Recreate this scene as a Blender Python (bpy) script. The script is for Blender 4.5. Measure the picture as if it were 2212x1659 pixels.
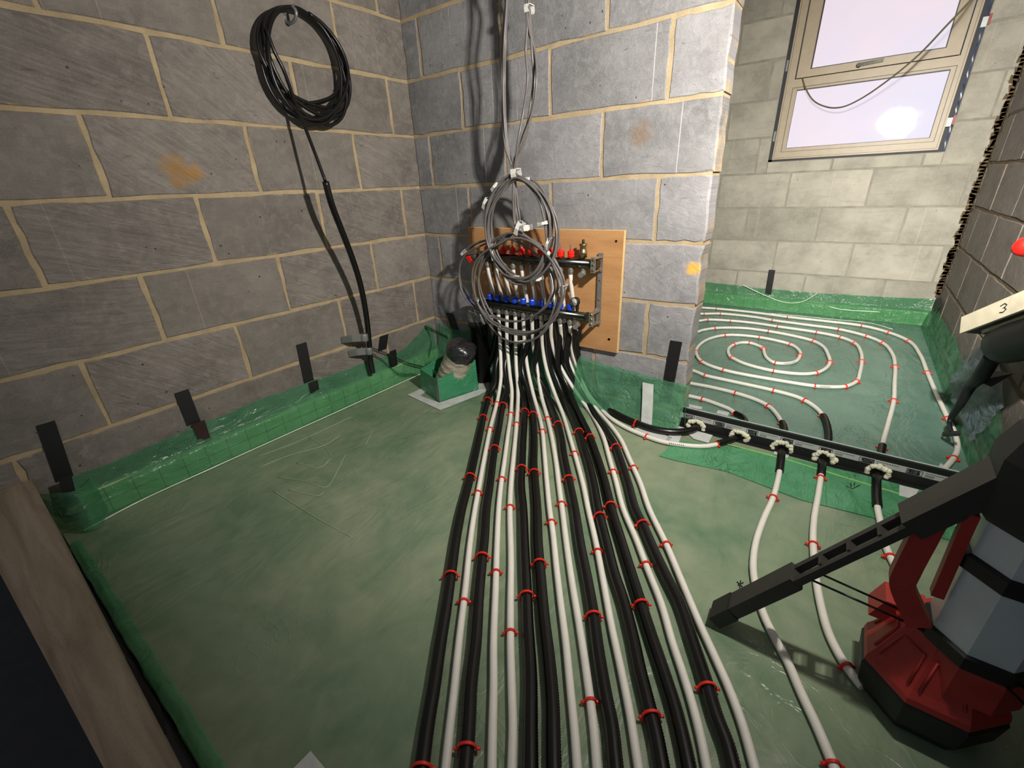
import bpy, bmesh, math, random
from mathutils import Vector, Matrix, noise
random.seed(7)
PI = math.pi
SC = bpy.context.scene
COL = SC.collection
for _o in list(bpy.data.objects):
    bpy.data.objects.remove(_o)

# ------------------------------------------------------------------ camera (surveyed from the block courses, 450 x 225 mm module)
CAM = Vector((1.81758, -1.68854, 0.93440))
RM = Matrix(((0.8063389, 0.5901028, -0.0399531), (0.2129706, -0.3527028, -0.9111774), (-0.5517799, 0.7262090, -0.4100726)))      # rows: image right, image down, view direction
FPX, PW, PH = 945.0755, 2212.0, 1659.0
cd = bpy.data.cameras.new('camera')
cam = bpy.data.objects.new('camera', cd)
COL.objects.link(cam)
cd.sensor_width = 36.0
cd.lens = FPX / PW * 36.0
cd.clip_start = 0.01
r0, r1, r2 = RM[0], -RM[1], -RM[2]
cam.matrix_world = Matrix(((r0[0], r1[0], r2[0], CAM[0]), (r0[1], r1[1], r2[1], CAM[1]),
                           (r0[2], r1[2], r2[2], CAM[2]), (0, 0, 0, 1)))
SC.camera = cam

# ------------------------------------------------------------------ world, exposure
w = bpy.data.worlds.new('world')
SC.world = w
w.use_nodes = True
w.node_tree.nodes['Background'].inputs[0].default_value = (0.80, 0.88, 1.0, 1)
w.node_tree.nodes['Background'].inputs[1].default_value = 0.17
SC.view_settings.view_transform = 'Standard'
SC.view_settings.look = 'None'
SC.view_settings.gamma = 1
SC.view_settings.use_curve_mapping = False
SC.view_settings.exposure = 0.52
LAMP = Vector((1.95, -0.82, 1.39))
LAMP_W = 1.0        # overall lamp strength, used by the light tower's builder
LAMP_COL = (1.0, 0.945, 0.865)


# ------------------------------------------------------------------ survey helpers: a sight line meets a real surface
def ray(u, v):
    return RM.transposed() @ Vector(((u - PW / 2) / FPX, (v - PH / 2) / FPX, 1.0))


def on(u, v, ax, val):
    d = ray(u, v)
    t = (val - CAM[ax]) / d[ax]
    return CAM + d * t


def fl(u, v, h=0.0):
    return on(u, v, 2, h)


def px(p):
    d = RM @ (Vector(p) - CAM)
    return (PW / 2 + FPX * d[0] / d[2], PH / 2 + FPX * d[1] / d[2])


# ------------------------------------------------------------------ mesh helpers
class MB:
    def __init__(s):
        s.v, s.f, s.m, s.cur, s.sm = [], [], [], 0, []

    def add(s, vs, fs, smooth=False):
        b = len(s.v)
        s.v += [tuple(x) for x in vs]
        for f in fs:
            s.f.append([b + i for i in f])
            s.m.append(s.cur)
            s.sm.append(smooth)
        return s

    def box(s, a, b):
        x0, y0, z0 = a
        x1, y1, z1 = b
        return s.add([(x0, y0, z0), (x1, y0, z0), (x1, y1, z0), (x0, y1, z0), (x0, y0, z1), (x1, y0, z1), (x1, y1, z1), (x0, y1, z1)],
                     [(0, 3, 2, 1), (4, 5, 6, 7), (0, 1, 5, 4), (1, 2, 6, 5), (2, 3, 7, 6), (3, 0, 4, 7)])

    def obox(s, c, ax, ay, az):
        """box about c with half-axis vectors"""
        c, ax, ay, az = Vector(c), Vector(ax), Vector(ay), Vector(az)
        vs = [c + ax * i + ay * j + az * k for k in (-1, 1) for (i, j) in ((-1, -1), (1, -1), (1, 1), (-1, 1))]
        return s.add(vs, [(0, 3, 2, 1), (4, 5, 6, 7), (0, 1, 5, 4), (1, 2, 6, 5), (2, 3, 7, 6), (3, 0, 4, 7)])

    def beam(s, p, q, wd, hd, w, h):
        """bar from p to q, wd/hd unit vectors, full width w and height h"""
        p, q = Vector(p), Vector(q)
        return s.obox((p + q) / 2, (q - p) / 2, Vector(wd) * w / 2, Vector(hd) * h / 2)

    def tube(s, pts, r, seg=10, caps=True, closed=False):
        pts = [Vector(p) for p in pts]
        n = len(pts)
        rr = r if callable(r) else (lambda i: r)
        t0 = (pts[1] - pts[0]).normalized()
        up = Vector((0, 0, 1)) if abs(t0.z) < .9 else Vector((1, 0, 0))
        nrm = (up - t0 * up.dot(t0)).normalized()
        vs, fs = [], []
        for i in range(n):
            a = pts[(i - 1) % n] if (i or closed) else pts[0]
            b = pts[(i + 1) % n] if (i < n - 1 or closed) else pts[-1]
            t = (b - a).normalized()
            nrm = nrm - t * nrm.dot(t)
            if nrm.length < 1e-6:
                nrm = t.orthogonal()
            nrm.normalize()
            bn = t.cross(nrm)
            for k in range(seg):
                an = 2 * PI * k / seg
                vs.append(pts[i] + (nrm * math.cos(an) + bn * math.sin(an)) * rr(i))
        m = n if closed else n - 1
        for i in range(m):
            j = (i + 1) % n
            for k in range(seg):
                l = (k + 1) % seg
                fs.append((i * seg + k, i * seg + l, j * seg + l, j * seg + k))
        s.add(vs, fs, True)
        if caps and not closed:
            b = len(s.v) - n * seg
            s.f.append([b + k for k in range(seg)][::-1]); s.m.append(s.cur); s.sm.append(False)
            s.f.append([b + (n - 1) * seg + k for k in range(seg)]); s.m.append(s.cur); s.sm.append(False)
        return s

    def cyl(s, p, q, r, r2=None, seg=14):
        r2 = r if r2 is None else r2
        return s.tube([p, q], lambda i: (r, r2)[i], seg)

    def lathe(s, p, d, prof, seg=16):
        """prof: list of (distance along d, radius)"""
        p, d = Vector(p), Vector(d).normalized()
        n = d.orthogonal().normalized()
        b = d.cross(n)
        vs, fs = [], []
        for h, r in prof:
            for k in range(seg):
                a = 2 * PI * (k + .5) / seg
                vs.append(p + d * h + (n * math.cos(a) + b * math.sin(a)) * max(r, 1e-5))
        for i in range(len(prof) - 1):
            for k in range(seg):
                l = (k + 1) % seg
                fs.append((i * seg + k, i * seg + l, (i + 1) * seg + l, (i + 1) * seg + k))
        fs.append(tuple(range(seg))[::-1])
        fs.append(tuple((len(prof) - 1) * seg + k for k in range(seg)))
        return s.add(vs, fs, seg > 10)

    def ribbon(s, pts, wdir, w, th, nrm):
        """flat strip along pts; wdir and nrm may be lists"""
        n = len(pts)
        vs, fs = [], []
        for i, p in enumerate(pts):
            p = Vector(p)
            wd = Vector(wdir[i] if isinstance(wdir, list) else wdir).normalized()
            nn = Vector(nrm[i] if isinstance(nrm, list) else nrm).normalized()
            ww = w[i] if isinstance(w, list) else w
            vs += [p - wd * ww / 2, p + wd * ww / 2, p + wd * ww / 2 + nn * th, p - wd * ww / 2 + nn * th]
        for i in range(n - 1):
            for k in range(4):
                l = (k + 1) % 4
                fs.append((i * 4 + k, i * 4 + l, i * 4 + 4 + l, i * 4 + 4 + k))
        fs.append((0, 1, 2, 3)[::-1])
        fs.append(tuple((n - 1) * 4 + k for k in range(4)))
        return s.add(vs, fs)

    def poly(s, pts, th, nrm=(0, 0, 1)):
        """flat polygon with thickness"""
        nn = Vector(nrm).normalized() * th
        n = len(pts)
        vs = [Vector(p) for p in pts] + [Vector(p) + nn for p in pts]
        fs = [tuple(range(n))[::-1], tuple(range(n, 2 * n))]
        for k in range(n):
            l = (k + 1) % n
            fs.append((k, l, n + l, n + k))
        return s.add(vs, fs)

    def grid(s, fn, nu, nv, smooth=True):
        vs = [fn(i / nu, j / nv) for j in range(nv + 1) for i in range(nu + 1)]
        fs = [(j * (nu + 1) + i, j * (nu + 1) + i + 1, (j + 1) * (nu + 1) + i + 1, (j + 1) * (nu + 1) + i) for j in range(nv) for i in range(nu)]
        return s.add(vs, fs, smooth)

    def mesh(s, name, mats):
        me = bpy.data.meshes.new(name)
        me.from_pydata(s.v, [], s.f)
        for m in (mats if isinstance(mats, list) else [mats]):
            me.materials.append(m)
        me.polygons.foreach_set('material_index', s.m)
        me.polygons.foreach_set('use_smooth', s.sm)
        me.update()
        bm = bmesh.new()
        bm.from_mesh(me)
        bmesh.ops.recalc_face_normals(bm, faces=bm.faces)
        bm.to_mesh(me)
        bm.free()
        return me

    def build(s, name, mats, parent=None):
        return link(name, s.mesh(name, mats), parent)


def link(name, me, parent=None):
    o = bpy.data.objects.new(name, me)
    COL.objects.link(o)
    if parent is not None:
        o.parent = parent
        if parent.type == 'EMPTY':
            o.matrix_parent_inverse = Matrix.Translation(-parent.location)
    return o


def thing(name, loc, label, cat, group=None):
    o = bpy.data.objects.new(name, None)
    o.empty_display_size = .05
    o.location = loc
    COL.objects.link(o)
    return tag(o, label, cat, group)


def tag(o, label, cat, group=None, kind=None):
    o['label'] = label
    o['category'] = cat
    if group:
        o['group'] = group
    if kind:
        o['kind'] = kind
    return o


def spline(pts, step=.01):
    """Catmull-Rom (centripetal-ish) through pts, resampled at about step"""
    P = [Vector(p) for p in pts]
    P = [P[0] * 2 - P[1]] + P + [P[-1] * 2 - P[-2]]
    out = []
    for i in range(1, len(P) - 2):
        a, b, c, d = P[i - 1], P[i], P[i + 1], P[i + 2]
        n = max(2, int((c - b).length / step))
        k = 0.5
        l1, l2, l3 = max((b - a).length, 1e-5) ** k, max((c - b).length, 1e-5) ** k, max((d - c).length, 1e-5) ** k
        m1 = (c - b) + ((b - a) / l1 - (c - a) / (l1 + l2)) * l2
        m2 = (c - b) + ((d - c) / l3 - (d - b) / (l2 + l3)) * l2
        for j in range(n):
            t = j / n
            out.append(b * (2 * t ** 3 - 3 * t * t + 1) + m1 * (t ** 3 - 2 * t * t + t) + c * (-2 * t ** 3 + 3 * t * t) + m2 * (t ** 3 - t * t))
    out.append(P[-2])
    return out


def resample(pts, step):
    out = [pts[0].copy()]
    acc = 0
    for a, b in zip(pts, pts[1:]):
        L = (b - a).length
        while acc + L >= step:
            f = (step - acc) / L
            a = a.lerp(b, f)
            out.append(a.copy())
            L = (b - a).length
            acc = 0
        acc += L
    return out


# ------------------------------------------------------------------ materials
def lin(c):
    return tuple(((x / 255) / 12.92 if x / 255 <= .04045 else ((x / 255 + .055) / 1.055) ** 2.4) for x in c)


class NT:
    def __init__(s, name):
        s.mat = bpy.data.materials.new(name)
        s.mat.use_nodes = True
        s.t = s.mat.node_tree
        s.b = s.t.nodes['Principled BSDF']
        s.out = s.t.nodes['Material Output']

    def n(s, typ, **kw):
        nd = s.t.nodes.new('ShaderNode' + typ)
        for k, v in kw.items():
            setattr(nd, k, v)
        return nd

    def l(s, a, b):
        s.t.links.new(a, b)

    def pos(s):
        return s.n('NewGeometry').outputs['Position']

    def mapped(s, vec, scale=(1, 1, 1), rot=(0, 0, 0)):
        m = s.n('Mapping')
        m.inputs['Scale'].default_value = scale
        m.inputs['Rotation'].default_value = rot
        s.l(vec, m.inputs['Vector'])
        return m.outputs[0]

    def noise(s, vec, scale, detail=4, rough=.55, dist=0):
        nd = s.n('TexNoise')
        nd.inputs['Scale'].default_value = scale
        nd.inputs['Detail'].default_value = detail
        nd.inputs['Roughness'].default_value = rough
        nd.inputs['Distortion'].default_value = dist
        s.l(vec, nd.inputs['Vector'])
        return nd.outputs['Fac']

    def ramp(s, fac, a, b, x=0.0, y=1.0):
        m = s.n('MapRange')
        m.inputs['From Min'].default_value = a
        m.inputs['From Max'].default_value = b
        m.inputs['To Min'].default_value = x
        m.inputs['To Max'].default_value = y
        s.l(fac, m.inputs['Value'])
        return m.outputs[0]

    def math(s, op, a, b=None, c=None):
        m = s.n('Math', operation=op)
        for i, x in enumerate((a, b, c)):
            if x is None:
                continue
            if isinstance(x, (int, float)):
                m.inputs[i].default_value = x
            else:
                s.l(x, m.inputs[i])
        return m.outputs[0]

    def mix(s, fac, a, b, blend='MIX'):
        m = s.n('Mix', data_type='RGBA', blend_type=blend)
        for sock, x in ((m.inputs[0], fac), (m.inputs[6], a), (m.inputs[7], b)):
            if isinstance(x, (int, float)):
                sock.default_value = x
            elif isinstance(x, tuple):
                sock.default_value = (*x[:3], 1)
            else:
                s.l(x, sock)
        return m.outputs[2]

    def bump(s, h, strength=.3, dist=.002, prev=None):
        b = s.n('Bump')
        b.inputs['Strength'].default_value = strength
        b.inputs['Distance'].default_value = dist
        s.l(h, b.inputs['Height'])
        if prev is not None:
            s.l(prev, b.inputs['Normal'])
        return b.outputs[0]

    def set(s, **kw):
        for k, v in kw.items():
            i = s.b.inputs[k]
            if isinstance(v, (int, float)):
                i.default_value = v
            elif isinstance(v, tuple):
                i.default_value = (*v[:3], 1)
            else:
                s.l(v, i)
        return s


def simple(name, rgb, rough=.5, metal=0, var=.12, vscale=25, bump=0, bscale=200, **kw):
    t = NT(name)
    c = lin(rgb)
    p = t.pos()
    f = t.noise(p, vscale, 3)
    dark = tuple(x * (1 - var) for x in c)
    light = tuple(min(1, x * (1 + var)) for x in c)
    t.set(**{'Base Color': t.mix(t.ramp(f, .3, .7), dark, light), 'Roughness': rough, 'Metallic': metal})
    if bump:
        t.set(Normal=t.bump(t.noise(p, bscale, 3), bump, .001))
    t.set(**kw)
    return t.mat


def block_mat(name, base, axis, stains=(), lines=.5, paint=False, drag_amt=.45, smear_rgb=None):
    """concrete block: blotches, pits, drag marks and pale score lines; axis = horizontal axis of the wall"""
    t = NT(name)
    p = t.pos()
    sep = t.n('SeparateXYZ')
    t.l(p, sep.inputs[0])
    u = sep.outputs[axis]
    z = sep.outputs[2]
    cmb = t.n('CombineXYZ')
    t.l(u, cmb.inputs[0]); t.l(z, cmb.inputs[1])
    rnd = t.n('ObjectInfo').outputs['Random']
    t.l(t.math('MULTIPLY', rnd, 7.0), cmb.inputs[2])
    v = cmb.outputs[0]
    big = t.noise(v, 5, 3, .6)
    mid = t.noise(v, 28, 4, .65, .6)
    fine = t.noise(v, 260, 2, .6)
    c = lin(base)
    col = t.mix(t.ramp(big, .3, .72), tuple(x * .68 for x in c), tuple(x * 1.24 for x in c))
    col = t.mix(t.ramp(mid, .45, .72, 0, .75 if not paint else .3), col, tuple(x * 1.35 + .01 for x in c))
    # each block its own tone
    tone = t.n('CombineColor')
    for i, (a, b) in enumerate(((.80, 1.18), (.80, 1.16), (.79, 1.18))):
        t.l(t.ramp(rnd, 0, 1, a, b), tone.inputs[i])
    col = t.mix(1.0, col, tone.outputs[0], 'MULTIPLY')
    # slanting smears from the block press
    sm = t.mapped(v, (5, 26, 1), (0, 0, .6))
    smear = t.noise(sm, 1.0, 4, .6, 1.2)
    col = t.mix(t.ramp(smear, .55, .8, 0, .45), col, tuple(x * .55 for x in c))
    # short dark scratches and rub marks
    if not paint:
        sc_ = t.noise(t.mapped(v, (16, 95, 1), (0, 0, .35)), 1.0, 3, .7, 1.5)
        col = t.mix(t.math('MULTIPLY', t.ramp(sc_, .60, .68), t.ramp(big, .45, .6, 0, .6)), col, tuple(x * .4 for x in c))
    # fine speckle
    col = t.mix(t.ramp(fine, .35, .75, 0, .35), col, tuple(x * 1.5 for x in c))
    # pits
    vor = t.n('TexVoronoi')
    vor.inputs['Scale'].default_value = 26
    t.l(v, vor.inputs['Vector'])
    pit = t.math('MULTIPLY', t.ramp(vor.outputs['Distance'], .05, .10, 1, 0), t.ramp(t.noise(v, 11, 1), .55, .62))
    col = t.mix(t.math('MULTIPLY', pit, .8), col, tuple(x * .25 for x in c))
    # pale vertical score lines
    ln = t.math('PINGPONG', t.math('ADD', t.math('MULTIPLY', u, 1.0), t.math('MULTIPLY', rnd, 3.1)), .061)
    lm = t.ramp(ln, .0008, .0022, 1, 0)
    lmask = t.ramp(t.noise(t.mapped(v, (7, .4, 1)), 1.0, 1), .56, .62)
    line = t.math('MULTIPLY', t.math('MULTIPLY', lm, lmask), lines)
    col = t.mix(line, col, tuple(min(.8, x * 2.1) for x in c))
    for (q, r, rgb, amt) in stains:
        d = t.n('VectorMath', operation='DISTANCE')
        d.inputs[1].default_value = q
        t.l(p, d.inputs[0])
        dd = t.math('ADD', d.outputs['Value'], t.math('MULTIPLY', t.math('SUBTRACT', t.noise(p, 38, 4), .5), r * 1.6))
        col = t.mix(t.ramp(dd, r * .35, r, amt, 0), col, lin(rgb))
    if smear_rgb:
        ge = t.n('SeparateXYZ')
        t.l(t.n('TexCoord').outputs['Generated'], ge.inputs[0])
        gu, gz = ge.outputs[axis], ge.outputs[2]
        du = t.math('MULTIPLY', t.math('MINIMUM', gu, t.math('SUBTRACT', 1.0, gu)), .43)
        dz = t.math('MULTIPLY', t.math('MINIMUM', gz, t.math('SUBTRACT', 1.0, gz)), .214)
        ed_ = t.math('MINIMUM', du, dz)
        ed_ = t.math('ADD', ed_, t.math('MULTIPLY', t.math('SUBTRACT', t.noise(p, 17, 5, .7), .5), .034))
        col = t.mix(t.ramp(ed_, -.003, .006, .85, 0), col, lin(smear_rgb))
    # chevron drag marks in relief
    vv = t.n('VectorRotate', rotation_type='Z_AXIS')
    t.l(v, vv.inputs['Vector'])
    t.l(t.ramp(rnd, 0, 1, -.5, .7), vv.inputs['Angle'])
    wvf = t.noise(t.mapped(vv.outputs[0], (8, 52, 1)), 1.0, 5, .68, 2.6)
    drag = t.math('MULTIPLY', wvf, t.ramp(rnd, .35, .6))
    h = t.math('ADD', t.math('MULTIPLY', mid, .8), t.math('MULTIPLY', drag, drag_amt))
    h = t.math('SUBTRACT', h, t.math('MULTIPLY', pit, 1.5))
    n1 = t.bump(h, .8 if not paint else .3, .005)
    n2 = t.bump(fine, .35, .0015, n1)
    t.set(**{'Base Color': col, 'Roughness': .92, 'Normal': n2})
    return t.mat


def mortar_mat(name, rgb):
    t = NT(name)
    p = t.pos()
    c = lin(rgb)
    a = t.noise(p, 14, 4)
    b = t.noise(p, 320, 3, .7)
    col = t.mix(t.ramp(a, .3, .7), tuple(x * .78 for x in c), tuple(x * 1.15 for x in c))
    col = t.mix(t.ramp(b, .4, .75, 0, .5), col, tuple(x * .6 for x in c))
    t.set(**{'Base Color': col, 'Roughness': .95, 'Normal': t.bump(b, .8, .003)})
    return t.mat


def membrane_mat(name, dark, light, alpha=1.0, rough=.33, wr=.6, crease=6.0):
    """thin green polythene; alpha < 1 lets the wall behind show"""
    t = NT(name)
    p = t.pos()
    a = t.noise(p, 2.2, 4, .6, .8)
    b = t.noise(p, 9, 4, .6, 1.0)
    col = t.mix(t.ramp(t.math('ADD', t.math('MULTIPLY', a, .7), t.math('MULTIPLY', b, .3)), .34, .66), lin(dark), lin(light))
    # soft pull wrinkles
    st = t.mapped(p, (3.2, 1.3, 3), (0, 0, .5))
    w1 = t.noise(st, crease * .45, 3, .55, 1.6)
    # folded creases: ridges where the noise crosses its middle
    w2 = t.math('ABSOLUTE', t.math('SUBTRACT', t.noise(p, crease, 3, .5, 2.2), .5))
    ridge = t.math('MULTIPLY', t.ramp(w2, 0, .03, 1, 0), t.ramp(t.noise(p, 2.6, 2), .52, .66))
    h = t.math('ADD', t.math('MULTIPLY', w1, 2.0), t.math('MULTIPLY', ridge, .35))
    n = t.bump(h, wr, .012)
    n = t.bump(t.noise(p, 130, 2), .06, .002, n)
    t.set(**{'Base Color': col, 'Roughness': t.ramp(b, .3, .7, rough * .75, rough * 1.3), 'Normal': n, 'IOR': 1.5})
    if alpha < 1:
        tr = t.n('BsdfTransparent')
        tc = lin(light)
        m = max(tc)
        tr.inputs[0].default_value = (*(min(1, (x / m) * .5 + .45) for x in tc), 1)
        mx = t.n('MixShader')
        mx.inputs[0].default_value = alpha
        t.l(tr.outputs[0], mx.inputs[1])
        t.l(t.b.outputs[0], mx.inputs[2])
        t.l(mx.outputs[0], t.out.inputs[0])
    return t.mat


M = {}
M['block_left'] = block_mat('concrete_block_left', (123, 117, 110), 1,
                            [(on(385, 370, 0, 0), .06, (168, 128, 70), .75), (on(420, 372, 0, 0), .035, (178, 132, 62), .6)], .35, False, 1.7, (176, 154, 120))
M['block_back'] = block_mat('concrete_block_back', (134, 133, 134), 0,
                            [(on(1497, 580, 1, 0), .032, (226, 176, 78), 1.0), (on(1385, 290, 1, 0), .05, (128, 100, 70), .55)], .75, False, .35, (178, 154, 118))
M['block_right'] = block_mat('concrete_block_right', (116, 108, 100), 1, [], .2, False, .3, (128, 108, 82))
M['block_paint'] = block_mat('painted_block', (158, 155, 142), 0, [(on(1540, 460, 1, 2.13), .2, (140, 138, 126), .5)], .25, True)
M['mortar'] = mortar_mat('sand_mortar', (186, 166, 132))
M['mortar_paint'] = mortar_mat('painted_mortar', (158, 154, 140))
M['mortar_brown'] = mortar_mat('brown_mortar', (104, 86, 62))
M['slab'] = simple('dark_slab', (52, 50, 52), .9, bump=.5, bscale=90)
M['ceiling'] = simple('ceiling_board', (150, 146, 140), .9)
M['mem_floor'] = membrane_mat('membrane_floor', (94, 122, 95), (144, 154, 127), 1, .33, .28)
M['mem_far'] = membrane_mat('membrane_floor_far', (88, 124, 110), (112, 146, 130), 1, .28, .4)
M['mem_up'] = membrane_mat('membrane_upstand', (62, 118, 88), (104, 162, 124), .5, .26, .6, 9)
M['mem_patch'] = membrane_mat('membrane_patch', (66, 138, 92), (104, 170, 128), .8, .24, .8, 8)
M['mem_fold_glint'] = simple('membrane_fold_glint', (214, 230, 204), .18, var=.06)  # whitish colour paints the highlight along the folds
M['mem_crease_glint'] = simple('membrane_crease_glint', (196, 206, 176), .22, var=.1)  # pale colour paints the highlights on the small creases
M['foam_strip'] = simple('edge_foam', (176, 200, 150), .8)
M['slit'] = simple('slit', (20, 50, 30), .8)
M['white_pipe'] = simple('white_pipe', (226, 222, 212), .42, var=.04, bump=.08, bscale=300)
M['black_conduit'] = simple('black_conduit', (14, 13, 13), .3, var=.2)
M['clip'] = simple('red_clip', (222, 44, 26), .38, var=.1)
M['black_tape'] = simple('black_tape', (20, 19, 21), .55, bump=.3, bscale=60)
M['red_tape'] = simple('brown_tape', (46, 26, 24), .4, bump=.3, bscale=60)
M['white_tape'] = simple('white_tape', (196, 200, 196), .5, bump=.35, bscale=70)
M['grey_tape'] = simple('grey_tape', (128, 130, 128), .35, .3, bump=.6, bscale=60)
M['paper'] = simple('paper_flag', (226, 224, 218), .6)
M['cable_grey'] = simple('cable_grey', (104, 100, 98), .36)
M['cable_black'] = simple('cable_black', (16, 15, 15), .32)
M['cable_olive'] = simple('cable_olive', (104, 98, 78), .5)
M['ply_face'] = None
M['chrome'] = simple('brushed_steel', (172, 170, 164), .34, .75, var=.15, vscale=60)
M['dark_chrome'] = simple('dark_steel', (92, 92, 86), .22, 1.0, var=.2, vscale=40)
M['brass'] = simple('nickel_brass', (176, 160, 122), .3, 1.0)
M['red_cap'] = simple('red_cap', (232, 32, 24), .35)
M['blue_cap'] = simple('blue_cap', (18, 66, 190), .38)
M['clear'] = simple('clear_tube', (215, 200, 190), .08, var=.02, **{'Transmission Weight': .85, 'IOR': 1.3})
M['dial'] = simple('dial_white', (186, 186, 180), .4, var=.02)
M['black_plastic'] = simple('black_plastic', (22, 21, 20), .5, bump=.2, bscale=400)
M['dark_plastic'] = simple('dark_plastic', (52, 49, 46), .55, bump=.25, bscale=300)
M['ink'] = simple('ink', (24, 22, 26), .6)
M['foam'] = simple('cream_foam', (216, 214, 190), .8, bump=1.0, bscale=120)
M['strip_black'] = simple('strip_black', (16, 16, 17), .55)
M['strip_label'] = simple('strip_label', (176, 178, 176), .5, var=.03)
M['strip_edge'] = simple('strip_edge', (190, 205, 195), .5)
M['red_body'] = simple('red_body', (160, 46, 38), .5, var=.12, bump=.12, bscale=300)
M['silver'] = simple('silver_mast', (196, 204, 206), .4, .1, var=.05)
M['frame'] = simple('window_frame', (164, 150, 126), .45, var=.05)
M['frame_gap'] = simple('gap_black', (28, 30, 38), .6, var=.3)
M['gap_film'] = simple('gap_film', (58, 74, 104), .3, var=.4, vscale=50)
M['packer_red'] = simple('packer_red', (140, 48, 44), .5)
M['packer_white'] = simple('packer_white', (196, 206, 204), .5)
M['gasket'] = simple('gasket', (44, 42, 44), .5)
M['tool_cream'] = simple('tool_cream', (222, 212, 186), .5)
M['bubble_film'] = membrane_mat('blue_film', (96, 118, 140), (150, 160, 164), .45, .2, .8, 16)


def wood(name, a, b, scale, axis_rot):
    t = NT(name)
    p = t.pos()
    g = t.noise(t.mapped(p, scale, axis_rot), 1.0, 5, .62, .9)
    g2 = t.noise(p, 160, 2)
    col = t.mix(t.ramp(g, .3, .7), lin(a), lin(b))
    col = t.mix(t.ramp(g2, .45, .8, 0, .2), col, tuple(x * .5 for x in lin(a)))
    t.set(**{'Base Color': col, 'Roughness': .7, 'Normal': t.bump(g, .3, .002)})
    return t.mat


M['ply_face'] = wood('plywood_face', (172, 124, 78), (196, 148, 98), (3, 3, 16), (0, 0, 0))
M['ply_edge'] = wood('plywood_edge', (216, 178, 118), (232, 198, 140), (8, 8, 40), (0, 0, 0))
M['timber'] = wood('rough_timber', (122, 104, 84), (168, 150, 126), (2.4, 26, 26), (0, 0, -.1))
M['film_wrap'] = None


def foil(name, a, b):
    t = NT(name)
    p = t.pos()
    g = t.noise(t.mapped(p, (14, 14, 60)), 1.0, 4, .6, 1.0)
    t.set(**{'Base Color': t.mix(t.ramp(g, .3, .7), lin(a), lin(b)), 'Roughness': .22, 'Normal': t.bump(g, .9, .006),
             'Coat Weight': .6, 'Coat Roughness': .1})
    return t.mat


M['film_wrap'] = foil('wrapped_foil', (146, 136, 118), (214, 204, 184))
M['black_bag'] = foil('black_bag', (22, 22, 24), (48, 48, 50))

# frosted glass lit by the daylight behind it
g = NT('frosted_glass')
gp = g.pos()
gn = g.noise(gp, 1.6, 2)
g.set(**{'Base Color': lin((120, 116, 124)), 'Roughness': .02, 'Specular IOR Level': .5,
         'Emission Color': g.mix(g.ramp(gn, .35, .65), lin((232, 216, 226)), lin((216, 214, 232))), 'Emission Strength': .62,
         'Normal': g.bump(g.noise(gp, 300, 2), .12, .0006)})
M['glass'] = g.mat

# ------------------------------------------------------------------ setting: block walls
FAR_Y, RIGHT_X, NIB_X = 2.13, 2.355, 1.41
TOPZ = 2.3


def clip_rect(u0, u1, z0, z1, hole):
    if hole is None:
        return [(u0, u1, z0, z1)]
    a, b, c, d = hole
    if u1 <= a or u0 >= b or z1 <= c or z0 >= d:
        return [(u0, u1, z0, z1)]
    out = []
    if u0 < a:
        out.append((u0, a, z0, z1))
    if u1 > b:
        out.append((b, u1, z0, z1))
    m0, m1 = max(u0, a), min(u1, b)
    if z0 < c:
        out.append((m0, m1, z0, c))
    if z1 > d:
        out.append((m0, m1, d, z1))
    return [q for q in out if q[1] - q[0] > .012 and q[3] - q[2] > .012]


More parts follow.
